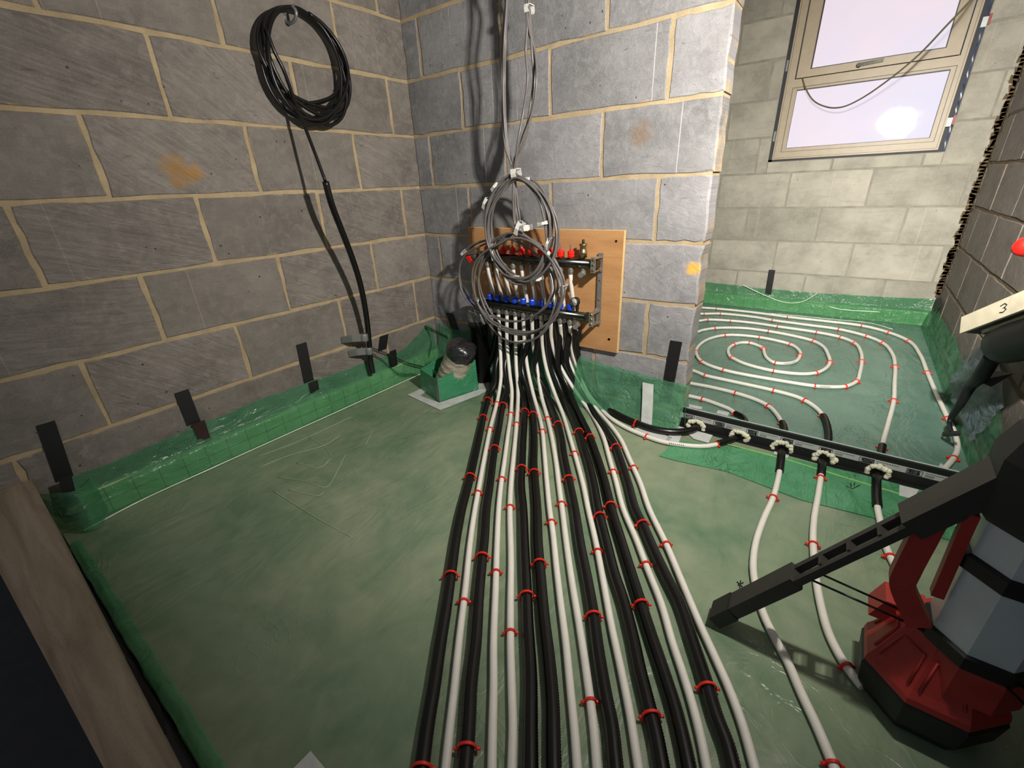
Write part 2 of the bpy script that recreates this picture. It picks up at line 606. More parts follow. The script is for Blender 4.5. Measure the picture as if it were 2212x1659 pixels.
def block_wall(name, place, u0, u1, first, depth, bm_, mm_, gap=.011, recess=.0035, hole=None, rough=.0034, label=None, rag=0):
    """place(u, d, z): a wall point, d outwards from the face. first[k % 2]: where the perpend joints of a course fall (450 mm apart)"""
    back = MB()
    def pbox(m, a, b, c, d, e0, e1):
        vs = [place(u, e, z) for z in (c, d) for (u, e) in ((a, e0), (b, e0), (b, e1), (a, e1))]
        m.add(vs, [(0, 3, 2, 1), (4, 5, 6, 7), (0, 1, 5, 4), (1, 2, 6, 5), (2, 3, 7, 6), (3, 0, 4, 7)])
    for (a, b, c, d) in clip_rect(u0, u1 - .006, -.02, TOPZ, hole):
        pbox(back, a, b, c, d, -depth, -recess)
    wall = back.build(name, mm_)
    wall['kind'] = 'structure'
    if label:
        wall['label'] = label
    rnd = random.Random(name)
    for k in range(-1, 10):
        z0, z1 = .05 + .225 * k, .275 + .225 * k
        z0 = max(z0, -.01)
        js = []
        t = first[k % 2]
        while t > u0:
            t -= .45
        while t < u1 - .02:
            if t > u0 + .02:
                js.append(t)
            t += .45
        ed = [u0] + js + [u1]
        for a, b in zip(ed, ed[1:]):
            a2 = a + (gap / 2 if a != u0 else .004)
            b2 = b - (gap / 2 if b != u1 else 0)
            for (p, q, r, s) in clip_rect(a2, b2, z0 + gap / 2, z1 - gap / 2, hole):
                m = MB()
                c = .0035
                j = lambda: rnd.uniform(-rough, rough)
                dd = rnd.uniform(-.0008, .0012)
                # face with worn, uneven arrises
                n = 5
                per = [(k / n, 0) for k in range(n)] + [(1, k / n) for k in range(n)] + [(1 - k / n, 1) for k in range(n)] + [(0, 1 - k / n) for k in range(n)]
                N4 = len(per)
                off = [(j(), j(), c * rnd.uniform(.6, 1.9)) for _ in per]
                if b == u1 and rag:
                    off = [(o[0] - (rnd.uniform(0, rag) if f[0] == 1 else 0), o[1], o[2] * (2.2 if f[0] == 1 else 1)) for o, f in zip(off, per)]
                base_ = [(p + (q - p) * f[0] + o[0], r + (s - r) * f[1] + o[1]) for f, o in zip(per, off)]
                cu, cz_ = (p + q) / 2, (r + s) / 2
                sg = lambda t: (t > 1e-9) - (t < -1e-9)
                vs = [place(u + (c + o[2]) * .5 * (1 if f[0] == 0 else -1 if f[0] == 1 else 0), dd, z + (c + o[2]) * .5 * (1 if f[1] == 0 else -1 if f[1] == 1 else 0)) for (u, z), o, f in zip(base_, off, per)]
                vs += [place(u, -.0045, z) for (u, z) in base_]
                vs += [place(u, -depth * .96, z) for (u, z) in base_]
                fs = [tuple(range(N4))]
                for x in range(2):
                    for y in range(N4):
                        y2 = (y + 1) % N4
                        fs.append((x * N4 + y, x * N4 + y2, x * N4 + N4 + y2, x * N4 + N4 + y))
                fs.append(tuple(range(2 * N4, 3 * N4))[::-1])
                m.add(vs, fs)
                m.build('block', bm_, wall)
    return wall


# floor slab
sl = MB().box((-1.6, -3.4, -.14), (2.6, 2.4, -.012)).build('floor', M['slab'])
sl['kind'] = 'structure'
A0, B0 = .3485, .1214          # left wall: perpend distances from the corner, alternate courses
wl = block_wall('wall_left', lambda u, d, z: (d, u, z), -1.85, FAR_Y, {0: -A0 + .0, 1: -B0}, .1, M['block_left'], M['mortar'],
                label='bare grey block wall with sandy joints on the left')
wb = block_wall('wall_back', lambda u, d, z: (u, -d, z), .0, NIB_X, {0: .103, 1: .329}, .1, M['block_back'], M['mortar'],
                label='bare grey block wall behind the manifold ending in a rough nib', rag=.006)
HOLE = (1.243, 2.157, 1.022, 2.12)
wf = block_wall('wall_far', lambda u, d, z: (u, FAR_Y - d, z), 0, RIGHT_X, {0: .27, 1: .05}, .1, M['block_paint'], M['mortar_paint'],
                gap=.005, recess=.0012, hole=HOLE, rough=.0012, label='painted block wall around the window')
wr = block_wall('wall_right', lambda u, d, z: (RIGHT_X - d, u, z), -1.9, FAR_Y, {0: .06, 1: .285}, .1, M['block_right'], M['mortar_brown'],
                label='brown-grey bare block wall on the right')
ce = MB().box((-.1, -2.2, 2.32), (2.46, 2.23, 2.4)).build('ceiling', M['ceiling'])
ce['kind'] = 'structure'

# ragged mortar and brushed paint edge where the painted wall meets the right wall
rnd = random.Random(3)
m = MB()
for i in range(110):
    z = .2 + i * .0185
    wdt = rnd.uniform(.016, .034)
    h = rnd.uniform(.010, .015)
    m.obox((RIGHT_X - wdt / 2, FAR_Y - .001, z), (wdt / 2, 0, rnd.uniform(-.006, .006)), (0, .0022, 0), (rnd.uniform(-.004, .004), 0, h * 1.3))
m.build('mortar_fillet', M['mortar_brown'], wf)
m = MB()
for i in range(60):
    z = .25 + i * .033
    y = FAR_Y - rnd.uniform(.02, .10)
    m.obox((RIGHT_X - .0012, (FAR_Y + y) / 2, z), (.0016, 0, 0), (0, (FAR_Y - y) / 2, rnd.uniform(-.01, .01)), (0, 0, rnd.uniform(.004, .012)))
m.build('paint_smear', M['mortar_brown'], wr)
# ------------------------------------------------------------------ window
YF = FAR_Y - .004
win = bpy.data.objects.new('window_1', None)
win.location = (1.7, YF, 1.02)
COL.objects.link(win)
win['kind'] = 'structure'
win['label'] = 'beige framed window with two frosted panes in the painted wall'


def frame_ring(m, x0, x1, z0, z1, w0, w1, w2, w3, ya, yb):
    """left, right, bottom, top widths"""
    m.box((x0, ya, z0), (x0 + w0, yb, z1))
    m.box((x1 - w1, ya, z0), (x1, yb, z1))
    m.box((x0 + w0, ya, z0), (x1 - w1, yb, z0 + w2))
    m.box((x0 + w0, ya, z1 - w3), (x1 - w1, yb, z1))


WX0, WX1, WZ0, WZ1 = 1.266, 2.122, 1.034, 2.08
m = MB(); frame_ring(m, WX0, WX1, WZ0, WZ1, .047, .03, .045, .05, YF - .005, YF + .06); m.build('outer_frame', M['frame'], win)
m = MB(); m.box((WX0 + .047, YF - .004, 1.446), (WX1 - .03, YF + .06, 1.492)); m.build('transom', M['frame'], win)
m = MB(); frame_ring(m, 1.313, 2.092, 1.079, 1.446, .024, .022, .02, .012, YF + .001, YF + .05); m.build('glazing_bead', M['frame'], win)
m = MB(); frame_ring(m, 1.33, 2.075, 1.094, 1.437, .008, .008, .008, .008, YF + .006, YF + .05); m.build('gasket', M['gasket'], win)
m = MB(); frame_ring(m, 1.3115, 2.0935, 1.0775, 1.4475, .0022, .0022, .0022, .0022, YF - .0056, YF + .01); frame_ring(m, 1.2745, 2.1135, 1.0425, 2.2, .0016, .0016, .0016, .0016, YF - .0056, YF + .01); m.build('groove', M['gasket'], win)
sash = MB(); frame_ring(sash, 1.322, 2.085, 1.496, 2.028, .068, .062, .04, .05, YF - .012, YF + .05)
sash = sash.build('sash', M['frame'], win)
m = MB(); frame_ring(m, 1.388, 2.026, 1.533, 1.98, .009, .008, .008, .008, YF - .008, YF + .05); m.build('gasket', M['gasket'], sash)
m = MB(); m.box((1.338, YF + .018, 1.10), (2.067, YF + .03, 1.43)); m.build('pane', M['glass'], win)
m = MB(); m.box((1.396, YF + .006, 1.541), (2.02, YF + .018, 1.975)); m.build('pane', M['glass'], win)
m = MB()
m.lathe((1.64, YF - .012, 1.515), (0, -1, 0), [(0, .013), (.01, .013), (.014, .009), (.022, .009)], 12)
m.beam((1.632, YF - .033, 1.515), (1.755, YF - .035, 1.522), (0, 1, 0), (0, 0, 1), .012, .017)
m.build('handle', M['dark_chrome'], sash)
m = MB(); m.box((1.243, YF + .004, 1.022), (WX0, YF + .06, 2.12)); m.box((1.243, YF + .004, 1.022), (2.13, YF + .06, WZ0)); m.build('left_gap', M['frame_gap'], win)
m = MB()
m.box((WX1, YF + .016, 1.022), (2.157, YF + .06, 2.12)); m.build('right_gap', M['frame_gap'], win)
m = MB().grid(lambda a, b: (2.144 + .008 * a, YF + .012 + .004 * math.sin(b * 40 + a), 1.03 + b * 1.06), 3, 40).build('gap_film', M['gap_film'], win)
for (u, v) in ((2133, 45), (2056, 262)):
    q = on(u, v, 1, YF)
    o = MB().box((q.x - .022, YF - .012, q.z - .026), (q.x, YF + .02, q.z + .018)).build('packer', M['packer_white'], win)
    MB().box((q.x, YF - .012, q.z - .018), (q.x + .012, YF + .02, q.z + .028)).build('packer_tab', M['packer_red'], o)
for (u, v) in ((1704, 142), (1671, 295)):
    q = on(u, v, 1, YF)
    MB().box((1.25, YF - .006, q.z - .03), (1.262, YF + .02, q.z + .03)).build('packer', M['grey_tape'], win)

# loose cable across the window
pts = [on(1733, 168, 1, 2.12), on(1740, 190, 1, 2.10), on(1758, 218, 1, 2.06), on(1790, 232, 1, 2.0), on(1820, 231, 1, 1.93), on(1860, 213, 1, 1.82),
       on(1920, 172, 1, 1.66), on(1985, 118, 1, 1.5), on(2045, 55, 1, 1.34), on(2097, 0, 1, 1.22), on(2150, -70, 1, 1.08), on(2200, -150, 1, .96)]
o = MB().tube(spline(pts, .02), lambda i: .0042, 8).build('loose_cable', M['cable_olive'])
tag(o, 'thin olive cable sagging across the window panes', 'cable')

# ------------------------------------------------------------------ membrane sheets on the floor
def fz(x, y, amp=.0012):
    return amp * (noise.noise((x * 3.1, y * 3.1, .3)) + .6 * noise.noise((x * 9, y * 7, 1.7)))


near = MB().grid(lambda a, b: (lambda x, y: (x, y, min(-.0005, fz(x, y) - .002)))(.02 + a * 2.33, -1.69 + b * 1.686), 90, 70)
near = near.build('membrane_sheet', M['mem_floor'])
tag(near, 'wrinkled green polythene sheet covering the floor in front of the manifold', 'plastic sheet')
far = MB().grid(lambda a, b: (lambda x, y: (x, y, min(-.0005, fz(x, y) - .002)))(.004 + a * 2.346, .106 + b * 2.018), 80, 70)
far.grid(lambda a, b: (NIB_X + .004 + a * (2.346 - NIB_X), -.004 + b * .110, -.0022), 20, 4)
far = far.build('membrane_sheet', M['mem_far'])
tag(far, 'green polythene sheet under the spiral pipe in the room with the window', 'plastic sheet')


def upstand(parent, place, u0, u1, top, prof, seed, mat=None, nu=90, fray=.012, wav=.004, fade=None):
    """sheet dressed up a wall. prof: (offset from wall, z) from floor to top; top(u) gives the upper edge"""
    def fn(a, b):
        u = u0 + (u1 - u0) * a
        f = b * (len(prof) - 1)
        i = min(int(f), len(prof) - 2)
        t = f - i
        d = prof[i][0] * (1 - t) + prof[i + 1][0] * t
        z = prof[i][1] * (1 - t) + prof[i + 1][1] * t
        tp = top(u) + fray * noise.noise((u * 5, seed, 0)) + fray * .4 * noise.noise((u * 19, seed, 3))
        zz = z * tp
        wv = wav * (noise.noise((u * 6, zz * 9, seed)) + .8 * noise.noise((u * 17, zz * 26, seed + 4))) * min(1, b * 3)
        return place(u, max(.002, d + wv + .003), zz)
    return MB().grid(fn, nu, 22).build('upstand', mat or M['mem_up'], parent)


PROF = [(.034, 0), (.033, .30), (.030, .52), (.012, .62), (.006, 1.0)]
upstand(near, lambda u, d, z: (d, u, z), -1.62, -.03, lambda u: .172 + .01 * math.sin(u * 5) + .085 * max(0, 1 - abs(u + .07) / .22) ** 1.5, PROF, 1, nu=110)
upstand(near, lambda u, d, z: (u, -d, z), .03, .95, lambda u: .19 + .05 * math.sin(u * 4) + .06 * max(0, 1 - u / .2), [(.05, 0), (.03, .3), (.012, .6), (.006, 1)], 2, nu=60, fray=.02)
upstand(near, lambda u, d, z: (u, -d, z), .93, NIB_X + .012, lambda u: .215 - .03 * (u - .93) / .48, [(.075, 0), (.05, .25), (.03, .5), (.014, .8), (.008, 1)], 5, nu=50, wav=.008)
upstand(near, lambda u, d, z: (NIB_X + d, u, z), -.02, .02, lambda u: .185, [(.02, 0), (.014, .5), (.006, 1)], 6, nu=10)
# folded corner at the near end of the left wall
def ncorner(a, b):
    return (.006 + .085 * math.sin(a * PI) * (1 - .35 * b) + .02 * a, -1.69 + .12 * a, .01 + b * .135 + .004 * math.sin(a * 7))
MB().grid(ncorner, 16, 10).build('corner_fold', M['mem_up'], near)
# folds on the sheet, their white highlight put into the colour
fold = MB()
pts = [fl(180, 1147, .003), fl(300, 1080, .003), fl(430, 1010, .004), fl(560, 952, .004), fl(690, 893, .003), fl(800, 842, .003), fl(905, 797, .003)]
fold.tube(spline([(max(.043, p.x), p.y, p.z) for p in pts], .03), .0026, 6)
fold.build('edge_fold_glint', M['mem_fold_glint'], near)
cr = MB()  # thin ridges coloured pale as the crease highlights
for line in ([(560, 1010), (620, 985), (700, 962), (735, 940)], [(600, 1030), (660, 1040), (705, 1052), (728, 1018), (748, 978)], [(640, 1000), (690, 1010), (716, 990)],
             [(668, 945), (700, 965), (716, 985)], [(622, 1058), (690, 1070), (700, 1062)], [(560, 985), (640, 955), (760, 900)], [(590, 1060), (700, 1128), (760, 1160)],
             [(760, 905), (800, 930), (790, 960)]):
    cr.tube(spline([fl(u, v, .0003) for u, v in line], .02), .0008, 5)
cr.build('crease', M['mem_crease_glint'], near)['kind'] = 'stuff'
# perimeter foam strip, seen through the sheet, with its slits
st = MB().box((.002, -1.62, 0), (.022, -.03, .095)).build('edge_strip', M['foam_strip'])
tag(st, 'slit foam edging strip behind the green sheet on the left wall', 'edging strip')
m = MB()
for i in range(21):
    y = -1.56 + i * .075
    m.box((.022, y, .0), (.0232, y + .0015, .092))
m.box((.022, -1.62, .044), (.0232, -.03, .0455))
m.build('slits', M['slit'], st)['kind'] = 'stuff'

upstand(far, lambda u, d, z: (u, FAR_Y - d, z), .0, RIGHT_X - .02, lambda u: .165 + .012 * math.sin(u * 3),
        [(.032, 0), (.031, .3), (.03, .52), (.012, .62), (.006, 1)], 11, fray=.006)
st = MB().box((.0, FAR_Y - .022, 0), (RIGHT_X - .02, FAR_Y - .002, .09)).build('edge_strip', M['foam_strip'])
tag(st, 'slit foam edging strip behind the green sheet under the window', 'edging strip')
m = MB()
for i in range(31):
    x = .05 + i * .075
    m.box((x, FAR_Y - .0232, 0), (x + .0015, FAR_Y - .022, .088))
m.build('slits', M['slit'], st)['kind'] = 'stuff'
upstand(far, lambda u, d, z: (RIGHT_X - d, u, z), .02, FAR_Y - .03, lambda u: .15 + .06 * math.exp(-((u - .5) / .3) ** 2),
        [(.04, 0), (.03, .35), (.015, .7), (.006, 1)], 13, fray=.03, wav=.009)
# two raised wrinkles on the far upstand
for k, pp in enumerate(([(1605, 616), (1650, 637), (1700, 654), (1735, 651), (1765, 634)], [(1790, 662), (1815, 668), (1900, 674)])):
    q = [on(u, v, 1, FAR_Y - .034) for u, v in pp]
    MB().tube(spline(q, .02), .003, 6).build('wrinkle', M['mem_fold_glint'], far)
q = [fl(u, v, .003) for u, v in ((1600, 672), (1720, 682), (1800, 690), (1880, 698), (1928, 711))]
MB().tube(spline(q, .03), .0022, 6).build('edge_fold_glint', M['mem_fold_glint'], far)
# bluish translucent film crumpled against the right wall
def film(a, b):
    y = .28 + .6 * a
    z = .05 + .27 * b * (.6 + .4 * math.sin(a * PI))
    return (RIGHT_X - .012 - .03 * abs(noise.noise((a * 5, b * 5, 2))) - .03 * (1 - b), y, z)
o = MB().grid(film, 26, 16).build('crumpled_film', M['bubble_film'])
tag(o, 'crumpled pale blue film against the right wall behind the black tool', 'plastic film')

# overlap patch taped in front of the threshold
pp = [(1424, 985), (1460, 952), (1560, 962), (1700, 988), (1850, 1022), (2000, 1058), (2120, 1088), (2130, 1190), (2068, 1172), (1885, 1118), (1731, 1080), (1568, 1018), (1460, 995)]
o = MB().poly([fl(u, v, .0002) for u, v in pp], .0008).build('overlap_sheet', M['mem_patch'])
tag(o, 'bright green strip of polythene taped down in front of the black threshold', 'plastic sheet')
patch = o
q = [fl(u, v, .0014) for u, v in ((1560, 957), (1700, 993), (1820, 1030), (1943, 1067))]
MB().ribbon(q, (0, 1, 0), .007, .0012, (0, 0, 1)).build('fold_line', simple('fold_lime', (132, 196, 112), .3), o)
m = MB()
for a, b in (((1827, 1050), (1842, 1056)), ((1842, 1056), (1857, 1048)), ((1838, 1044), (1839, 1052)), ((1846, 1043), (1845, 1050)), ((1833, 1031), (1836, 1033)), ((1845, 1026), (1849, 1029))):
    p, q = fl(*a, .0014), fl(*b, .0014)
    m.tube([p, q], .0014, 5)
m.build('pen_mark', M['ink'], patch)['kind'] = 'stuff'
m = MB()
for a, b in (((1592, 1256), (1604, 1268)), ((1600, 1254), (1598, 1270)), ((1594, 1264), (1606, 1258)), ((1618, 1231), (1622, 1236)), ((1642, 1333), (1650, 1352))):
    p, q = fl(*a, .0004), fl(*b, .0004)
    m.tube([p, q], .0012, 5)
m.build('pen_mark', M['ink'], near)['kind'] = 'stuff'


# ------------------------------------------------------------------ tapes
def wall_tape(ax, val, nrm, quads, mat, label, off=.001, group=None, name='tape_strip'):
    """quads: list of (px top, px bottom, px width, lift) laid on the wall plane ax=val"""
    o = None
    for i, (t, b, wpx, lift, mm) in enumerate(quads):
        s = nrm[ax]
        vv = val + s * (off + lift)
        P, Q = on(*t, ax, vv), on(*b, ax, vv)
        L = on(t[0] - wpx / 2, t[1], ax, vv)
        Rr = on(t[0] + wpx / 2, t[1], ax, vv)
        wv = abs(L.y - Rr.y) if ax == 0 else abs(L.x - Rr.x)
        wd = Vector((0, 1, 0)) if ax == 0 else Vector((1, 0, 0))
        mb = MB().ribbon([P, P.lerp(Q, .5) + Vector(nrm) * .001, Q], wd, wv, .0008, nrm)
        oo = mb.build(name if o is None else 'lower_piece', mm, o)
        if o is None:
            o = oo
    tag(o, label, 'tape', group)
    return o


BT, RT = M['black_tape'], M['red_tape']
G = 'black tapes holding up the sheet'
wall_tape(0, 0, (1, 0, 0), [((98, 914), (140, 1035), 48, .002, BT), ((140, 1030), (156, 1094), 34, .06, BT)], BT,
          'wide dark tape at the near corner of the left wall', group=G)
wall_tape(0, 0, (1, 0, 0), [((392, 845), (419, 915), 34, .004, BT), ((428, 912), (443, 955), 31, .012, RT)], BT,
          'black tape with brown lower piece on the left wall, second from the near corner', group=G)
wall_tape(0, 0, (1, 0, 0), [((651, 742), (668, 826), 23, .004, BT), ((676, 824), (680, 848), 22, .012, BT)], BT,
          'stepped black tape on the left wall, third from the near corner', group=G)
wall_tape(0, 0, (1, 0, 0), [((830, 724), (826, 756), 19, .006, BT)], BT, 'short black tape beside the conduit foot on the left wall', group=G)
wall_tape(0, 0, (1, 0, 0), [((848, 757), (852, 791), 15, .034, BT)], BT, 'small black tape on the green sheet right of the conduit foot', group=G)
wall_tape(1, 0, (0, -1, 0), [((970, 676), (986, 722), 14, .006, BT)], BT, 'black tape on the back wall beside the wrapped duct', group=G)
wall_tape(1, 0, (0, -1, 0), [((1461, 737), (1443, 835), 26, .002, BT), ((1443, 832), (1436, 868), 25, .004, BT)], BT,
          'tall black tape on the nib beside the doorway', group=G)
wall_tape(1, FAR_Y, (0, -1, 0), [((1668, 583), (1659, 636), 14, .012, BT)], BT, 'black tape on the painted wall under the window', group=G)
wall_tape(0, RIGHT_X, (-1, 0, 0), [((2030, 648), (2014, 676), 16, .012, BT)], BT, 'black tape in the far corner of the right wall', group=G)
o = MB().ribbon([fl(118, 1112, .05), fl(150, 1116, .05), fl(190, 1105, .05)], (0, .3, 1), .012, .001, (1, 0, 0)).build('tape_strip', BT)
tag(o, 'thin dark tape band low on the folded corner of the left wall', 'tape', G)
# white tapes
GW = 'white tapes on the green sheet'
P = [on(1400, 828, 1, -.03), on(1399, 865, 1, -.052), on(1397, 905, 1, -.078), fl(1396, 921, .001)]
o = MB().ribbon(P, (1, 0, 0), .046, .0008, (0, -1, .2)).build('tape_strip', M['white_tape'])
tag(o, 'vertical white tape on the green upstand of the nib', 'tape', GW)


def floor_tape(pts, label, h=.0012, mat=None, grp=GW):
    o = MB().poly([fl(u, v, h) for u, v in pts], .0006).build('tape_strip', mat or M['white_tape'])
    return tag(o, label, 'tape', grp)


floor_tape([(1378, 921), (1399, 928), (1452, 945), (1440, 957), (1393, 940), (1369, 930)], 'white floor tape between black pipe and white pipe at the nib')
floor_tape([(1464, 910), (1478, 924), (1466, 957), (1437, 951), (1452, 930)], 'crossed white floor tape at the foot of the nib')
floor_tape([(1484, 935), (1500, 925), (1542, 936), (1530, 957), (1498, 948)], 'white floor tape under the first foam collar')
floor_tape([(1673, 972), (1706, 980), (1701, 990), (1671, 981)], 'small white tape under the pipe collar in the middle of the threshold')
floor_tape([(1943, 1048), (1985, 1058), (1972, 1078), (1942, 1070)], 'white tape in front of the right end of the threshold')
floor_tape([(1488, 873), (1517, 879), (1516, 885), (1488, 880)], 'white tape behind the left end of the threshold')
floor_tape([(1551, 886), (1576, 891), (1572, 899), (1547, 893)], 'white tape behind the threshold by the shortest sleeve')
floor_tape([(2032, 1000), (2042, 1008), (2034, 1013), (2026, 1010)], 'white tape scrap behind the right end of the threshold')
floor_tape([(632, 1662), (671, 1622), (706, 1664), (680, 1700)], 'white paper-like tape at the bottom edge of the floor', .001)
floor_tape([(2063, 1124), (2082, 1127), (2080, 1165), (2066, 1170)], 'white tape seen through the red handle', .0016)

# rough timber board along the near edge
bz = .20
def along(p, q, x):
    t = (x - p.x) / (q.x - p.x)
    return p + (q - p) * t
bi = (fl(384, 1659, bz), fl(87, 1074, bz))
bo = (fl(224, 1659, bz), fl(0, 1239, bz))
c = [along(*bi, 1.45), along(*bi, .004), along(*bo, .004), along(*bo, 1.45)]
o = MB().poly([v - Vector((0, 0, .045)) for v in c], .045)
o = o.build('timber_board', M['timber'])
tag(o, 'rough brown timber board lying along the near left edge of the floor', 'board')
kerb = MB().poly([Vector((v.x, v.y - (.004 if i < 2 else -.004), 0)) for i, v in enumerate(c)], .155).build('wall_front', M['block_left'])
kerb['kind'] = 'structure'
o = MB().ribbon([fl(182, 1325, .006), fl(220, 1385, .010), fl(270, 1440, .012), fl(330, 1530, .012), fl(352, 1590, .008)], (.3, 1, 0), [.006, .016, .02, .022, .014], .003, (0, 0, 1))
o = o.build('torn_strip', M['black_tape'])
tag(o, 'torn dark strip between the timber board and the green sheet', 'scrap')
o = MB().grid(lambda a, b: (.12 + 1.0 * a, -1.692 + .03 * b + .004 * noise.noise((a * 14, 0, 2)), .003 + .008 * math.sin(b * PI) * (1 + noise.noise((a * 9, b * 3, 1)))), 50, 6).build('sheet_edge', M['mem_up'], near)

# ------------------------------------------------------------------ plywood backing board and manifold
BX0, BX1, BZ0, BZ1 = .322, 1.118, .27, .765
o = thing('backing_board', (.72, -.01, BZ0), 'tan plywood backing board behind the pipe manifold', 'board')
MB().box((BX0, -.0195, BZ0), (BX1, -.004, BZ1)).build('face_panel', M['ply_face'], o)
m = MB()
m.box((BX1, -.020, BZ0), (BX1 + .002, -.004, BZ1 + .002)); m.box((BX0, -.020, BZ1), (BX1, -.004, BZ1 + .002))
m.build('sawn_edge', M['ply_edge'], o)
for (u, v) in ((1331, 521), (1316, 733), (1315, 733)):
    q = on(u, v, 1, -.02)
    MB().lathe((q.x, -.0195, q.z), (0, -1, 0), [(0, .005), (.0012, .005), (.0012, .002)], 10).build('screw', M['black_plastic'], o)

XI = [.477 + .0489 * i for i in range(10)]
YB = -.07
ZU, ZL = .643, .424
man = thing('manifold', (.72, YB, .42), 'two-bar steel heating manifold with red and blue caps on plywood', 'manifold')
for nm, z, x0, x1 in (('flow_bar', ZU, .43, 1.028), ('return_bar', ZL, .425, .995)):
    b = MB()
    b.lathe((x0, YB, z), (1, 0, 0), [(0, .017), (.0, .019), (x1 - x0, .019), (x1 - x0, .017)], 20)
    for x in (x0 - .004, x1):
        b.lathe((x, YB, z), (1, 0, 0), [(0, .022), (.012, .022)], 6)
    b = b.build(nm, M['dark_chrome'], man)
    for x in XI:
        MB().lathe((x, YB, z - .018), (0, 0, -1), [(0, .008), (.006, .008), (.006, .0125), (.02, .0125), (.024, .0095), (.03, .0095)], 8).build('pipe_union', M['chrome'], b)
for x in XI:
    f = MB().lathe((x, YB, ZU + .018), (0, 0, 1), [(0, .0085), (.005, .0085), (.005, .0135), (.011, .0150), (.013, .0125), (.016, .0125), (.018, .0145), (.027, .0135), (.029, .0085), (.033, .007)], 9).build('flow_meter', M['red_cap'], man)
    MB().lathe((x, YB, ZU + .05), (0, 0, 1), [(0, .0052), (.026, .0052), (.028, .003)], 10).build('sight_glass', M['clear'], f)
    MB().cyl((x, YB, ZU + .05), (x, YB, ZU + .072), .0018, seg=6).build('indicator', M['red_cap'], f)
    MB().lathe((x, YB, ZL + .018), (0, 0, 1), [(0, .0085), (.005, .0085), (.005, .0145), (.024, .0148), (.028, .0128), (.03, .006)], 8).build('blue_cap', M['blue_cap'], man)
# air vent, drain valves, gauge
x = .972
av = MB().lathe((x, YB, ZU + .018), (0, 0, 1), [(0, .009), (.006, .009), (.006, .0165), (.03, .0165), (.034, .0135), (.05, .0135), (.053, .017), (.058, .016), (.06, .008)], 14).build('air_vent', M['brass'], man)
MB().cyl((x, YB, ZU + .076), (x, YB, ZU + .092), .0055, .005, 8).build('vent_cap', M['black_plastic'], av)
for z, xx in ((ZU, .975), (ZL, .955)):
    dv = MB()
    dv.lathe((xx, YB, z - .018), (0, 0, -1), [(0, .008), (.012, .008), (.012, .012), (.024, .012), (.03, .007)], 10)
    dv.lathe((xx - .003, YB - .006, z - .036), (.3, -1, -.2), [(0, .008), (.02, .009), (.02, .0115), (.026, .0115)], 10)
    dv.build('drain_valve', M['chrome'], man)
gx = Vector((.945, YB - .012, ZL + .062))
gd = Vector((-.12, -1, .1))
gg = MB().lathe(gx, gd, [(-.014, .015), (-.012, .0195), (.006, .0195), (.007, .0175), (.005, .0172)], 20)
gg.lathe((.951, YB, ZL + .018), (0, 0, 1), [(0, .006), (.01, .006), (.012, .008), (.03, .008)], 8)
gg = gg.build('pressure_gauge', M['black_plastic'], man)
gd.normalize()
MB().lathe(gx + gd * .0052, gd, [(0, .0168), (.0006, .0168)], 20).build('dial', M['dial'], gg)
ng = MB()
e1 = gd.cross(Vector((0, 0, 1))).normalized(); e2 = e1.cross(gd)
for k in range(9):
    a = math.radians(-40 + k * 32.5)
    d = e1 * math.cos(a) + e2 * math.sin(a)
    ng.beam(gx + gd * .0062 + d * .012, gx + gd * .0062 + d * .0155, gd, d.cross(gd), .0005, .0009)
d = (e1 * -.8 - e2 * .5).normalized()
ng.beam(gx + gd * .0064, gx + gd * .0064 + d * .0125, gd, d.cross(gd), .0006, .0012)
ng.build('needle', M['ink'], gg)
# brackets
def bracket(x, zlo, zhi):
    b = MB()
    b.box((x - .010, -.0305, zlo + .034), (x + .010, -.0275, zhi - .034))
    for z, s in ((zlo, 1), (zhi, -1)):
        b.box((x - .010, -.096, z - .03), (x + .010, -.0925, z + .03))
        b.box((x - .010, -.030, z - .038), (x + .010, -.026, z + .038))
        b.beam((x, -.030, z + s * .036), (x, -.060, z + s * .022), (1, 0, 0), (0, .6, .8), .02, .003)
        b.box((x - .010, -.094, z - .026), (x + .010, -.030, z - .022))
        b.box((x - .010, -.094, z + .022), (x + .010, -.030, z + .026))
    b = b.build('bracket', M['chrome'], man)
    for z in (zlo, zhi):
        for dz in (-.02, 0, .02):
            MB().lathe((x, -.0955, z + dz), (0, -1, 0), [(0, .006), (.003, .005), (.004, .002)], 8).build('bolt', M['brass'], b)
    for z in (zlo + .07, zhi - .07):
        MB().lathe((x, -.030, z), (0, -1, 0), [(0, .0045), (.003, .003)], 8).build('bolt', M['brass'], b)
    return b


bracket(1.03, ZL, ZU)
bracket(.455, ZL, ZU)
for z, mm, nm in ((ZU, 'red_cap', 'red_valve'), (ZL, 'blue_cap', 'blue_valve')):
    v = MB().lathe((.36, YB, z), (1, 0, 0), [(0, .018), (.01, .018), (.012, .022), (.034, .022), (.036, .017), (.062, .017)], 12).build(nm, M['chrome'], man)
    h = MB()
    h.lathe((.385, YB - .018, z), (0, -1, 0), [(0, .008), (.012, .008)], 8)
    h.beam((.36, YB - .032, z + .028), (.402, YB - .032, z - .02), (0, 1, 0), (.75, 0, .66), .006, .018)
    h.build('valve_handle', M[mm], v)

# ------------------------------------------------------------------ pipes
RW, RB = .0088, .0145
CAMX = CAM


def drop_path(top, low, r, y0, vc):
    """top: pixels on the vertical plane y=y0; low: pixels on the way down to the floor, which the pipe reaches at image row vc"""
    out = [on(u, v, 1, y0) for u, v in top]
    v0, z0 = top[-1][1], out[-1].z
    for u, v in low:
        if v < vc:
            s = (vc - v) / (vc - v0)
            z = r + (z0 - r) * s ** 1.25
        else:
            z = r
        out.append(fl(u, v, z))
    return out


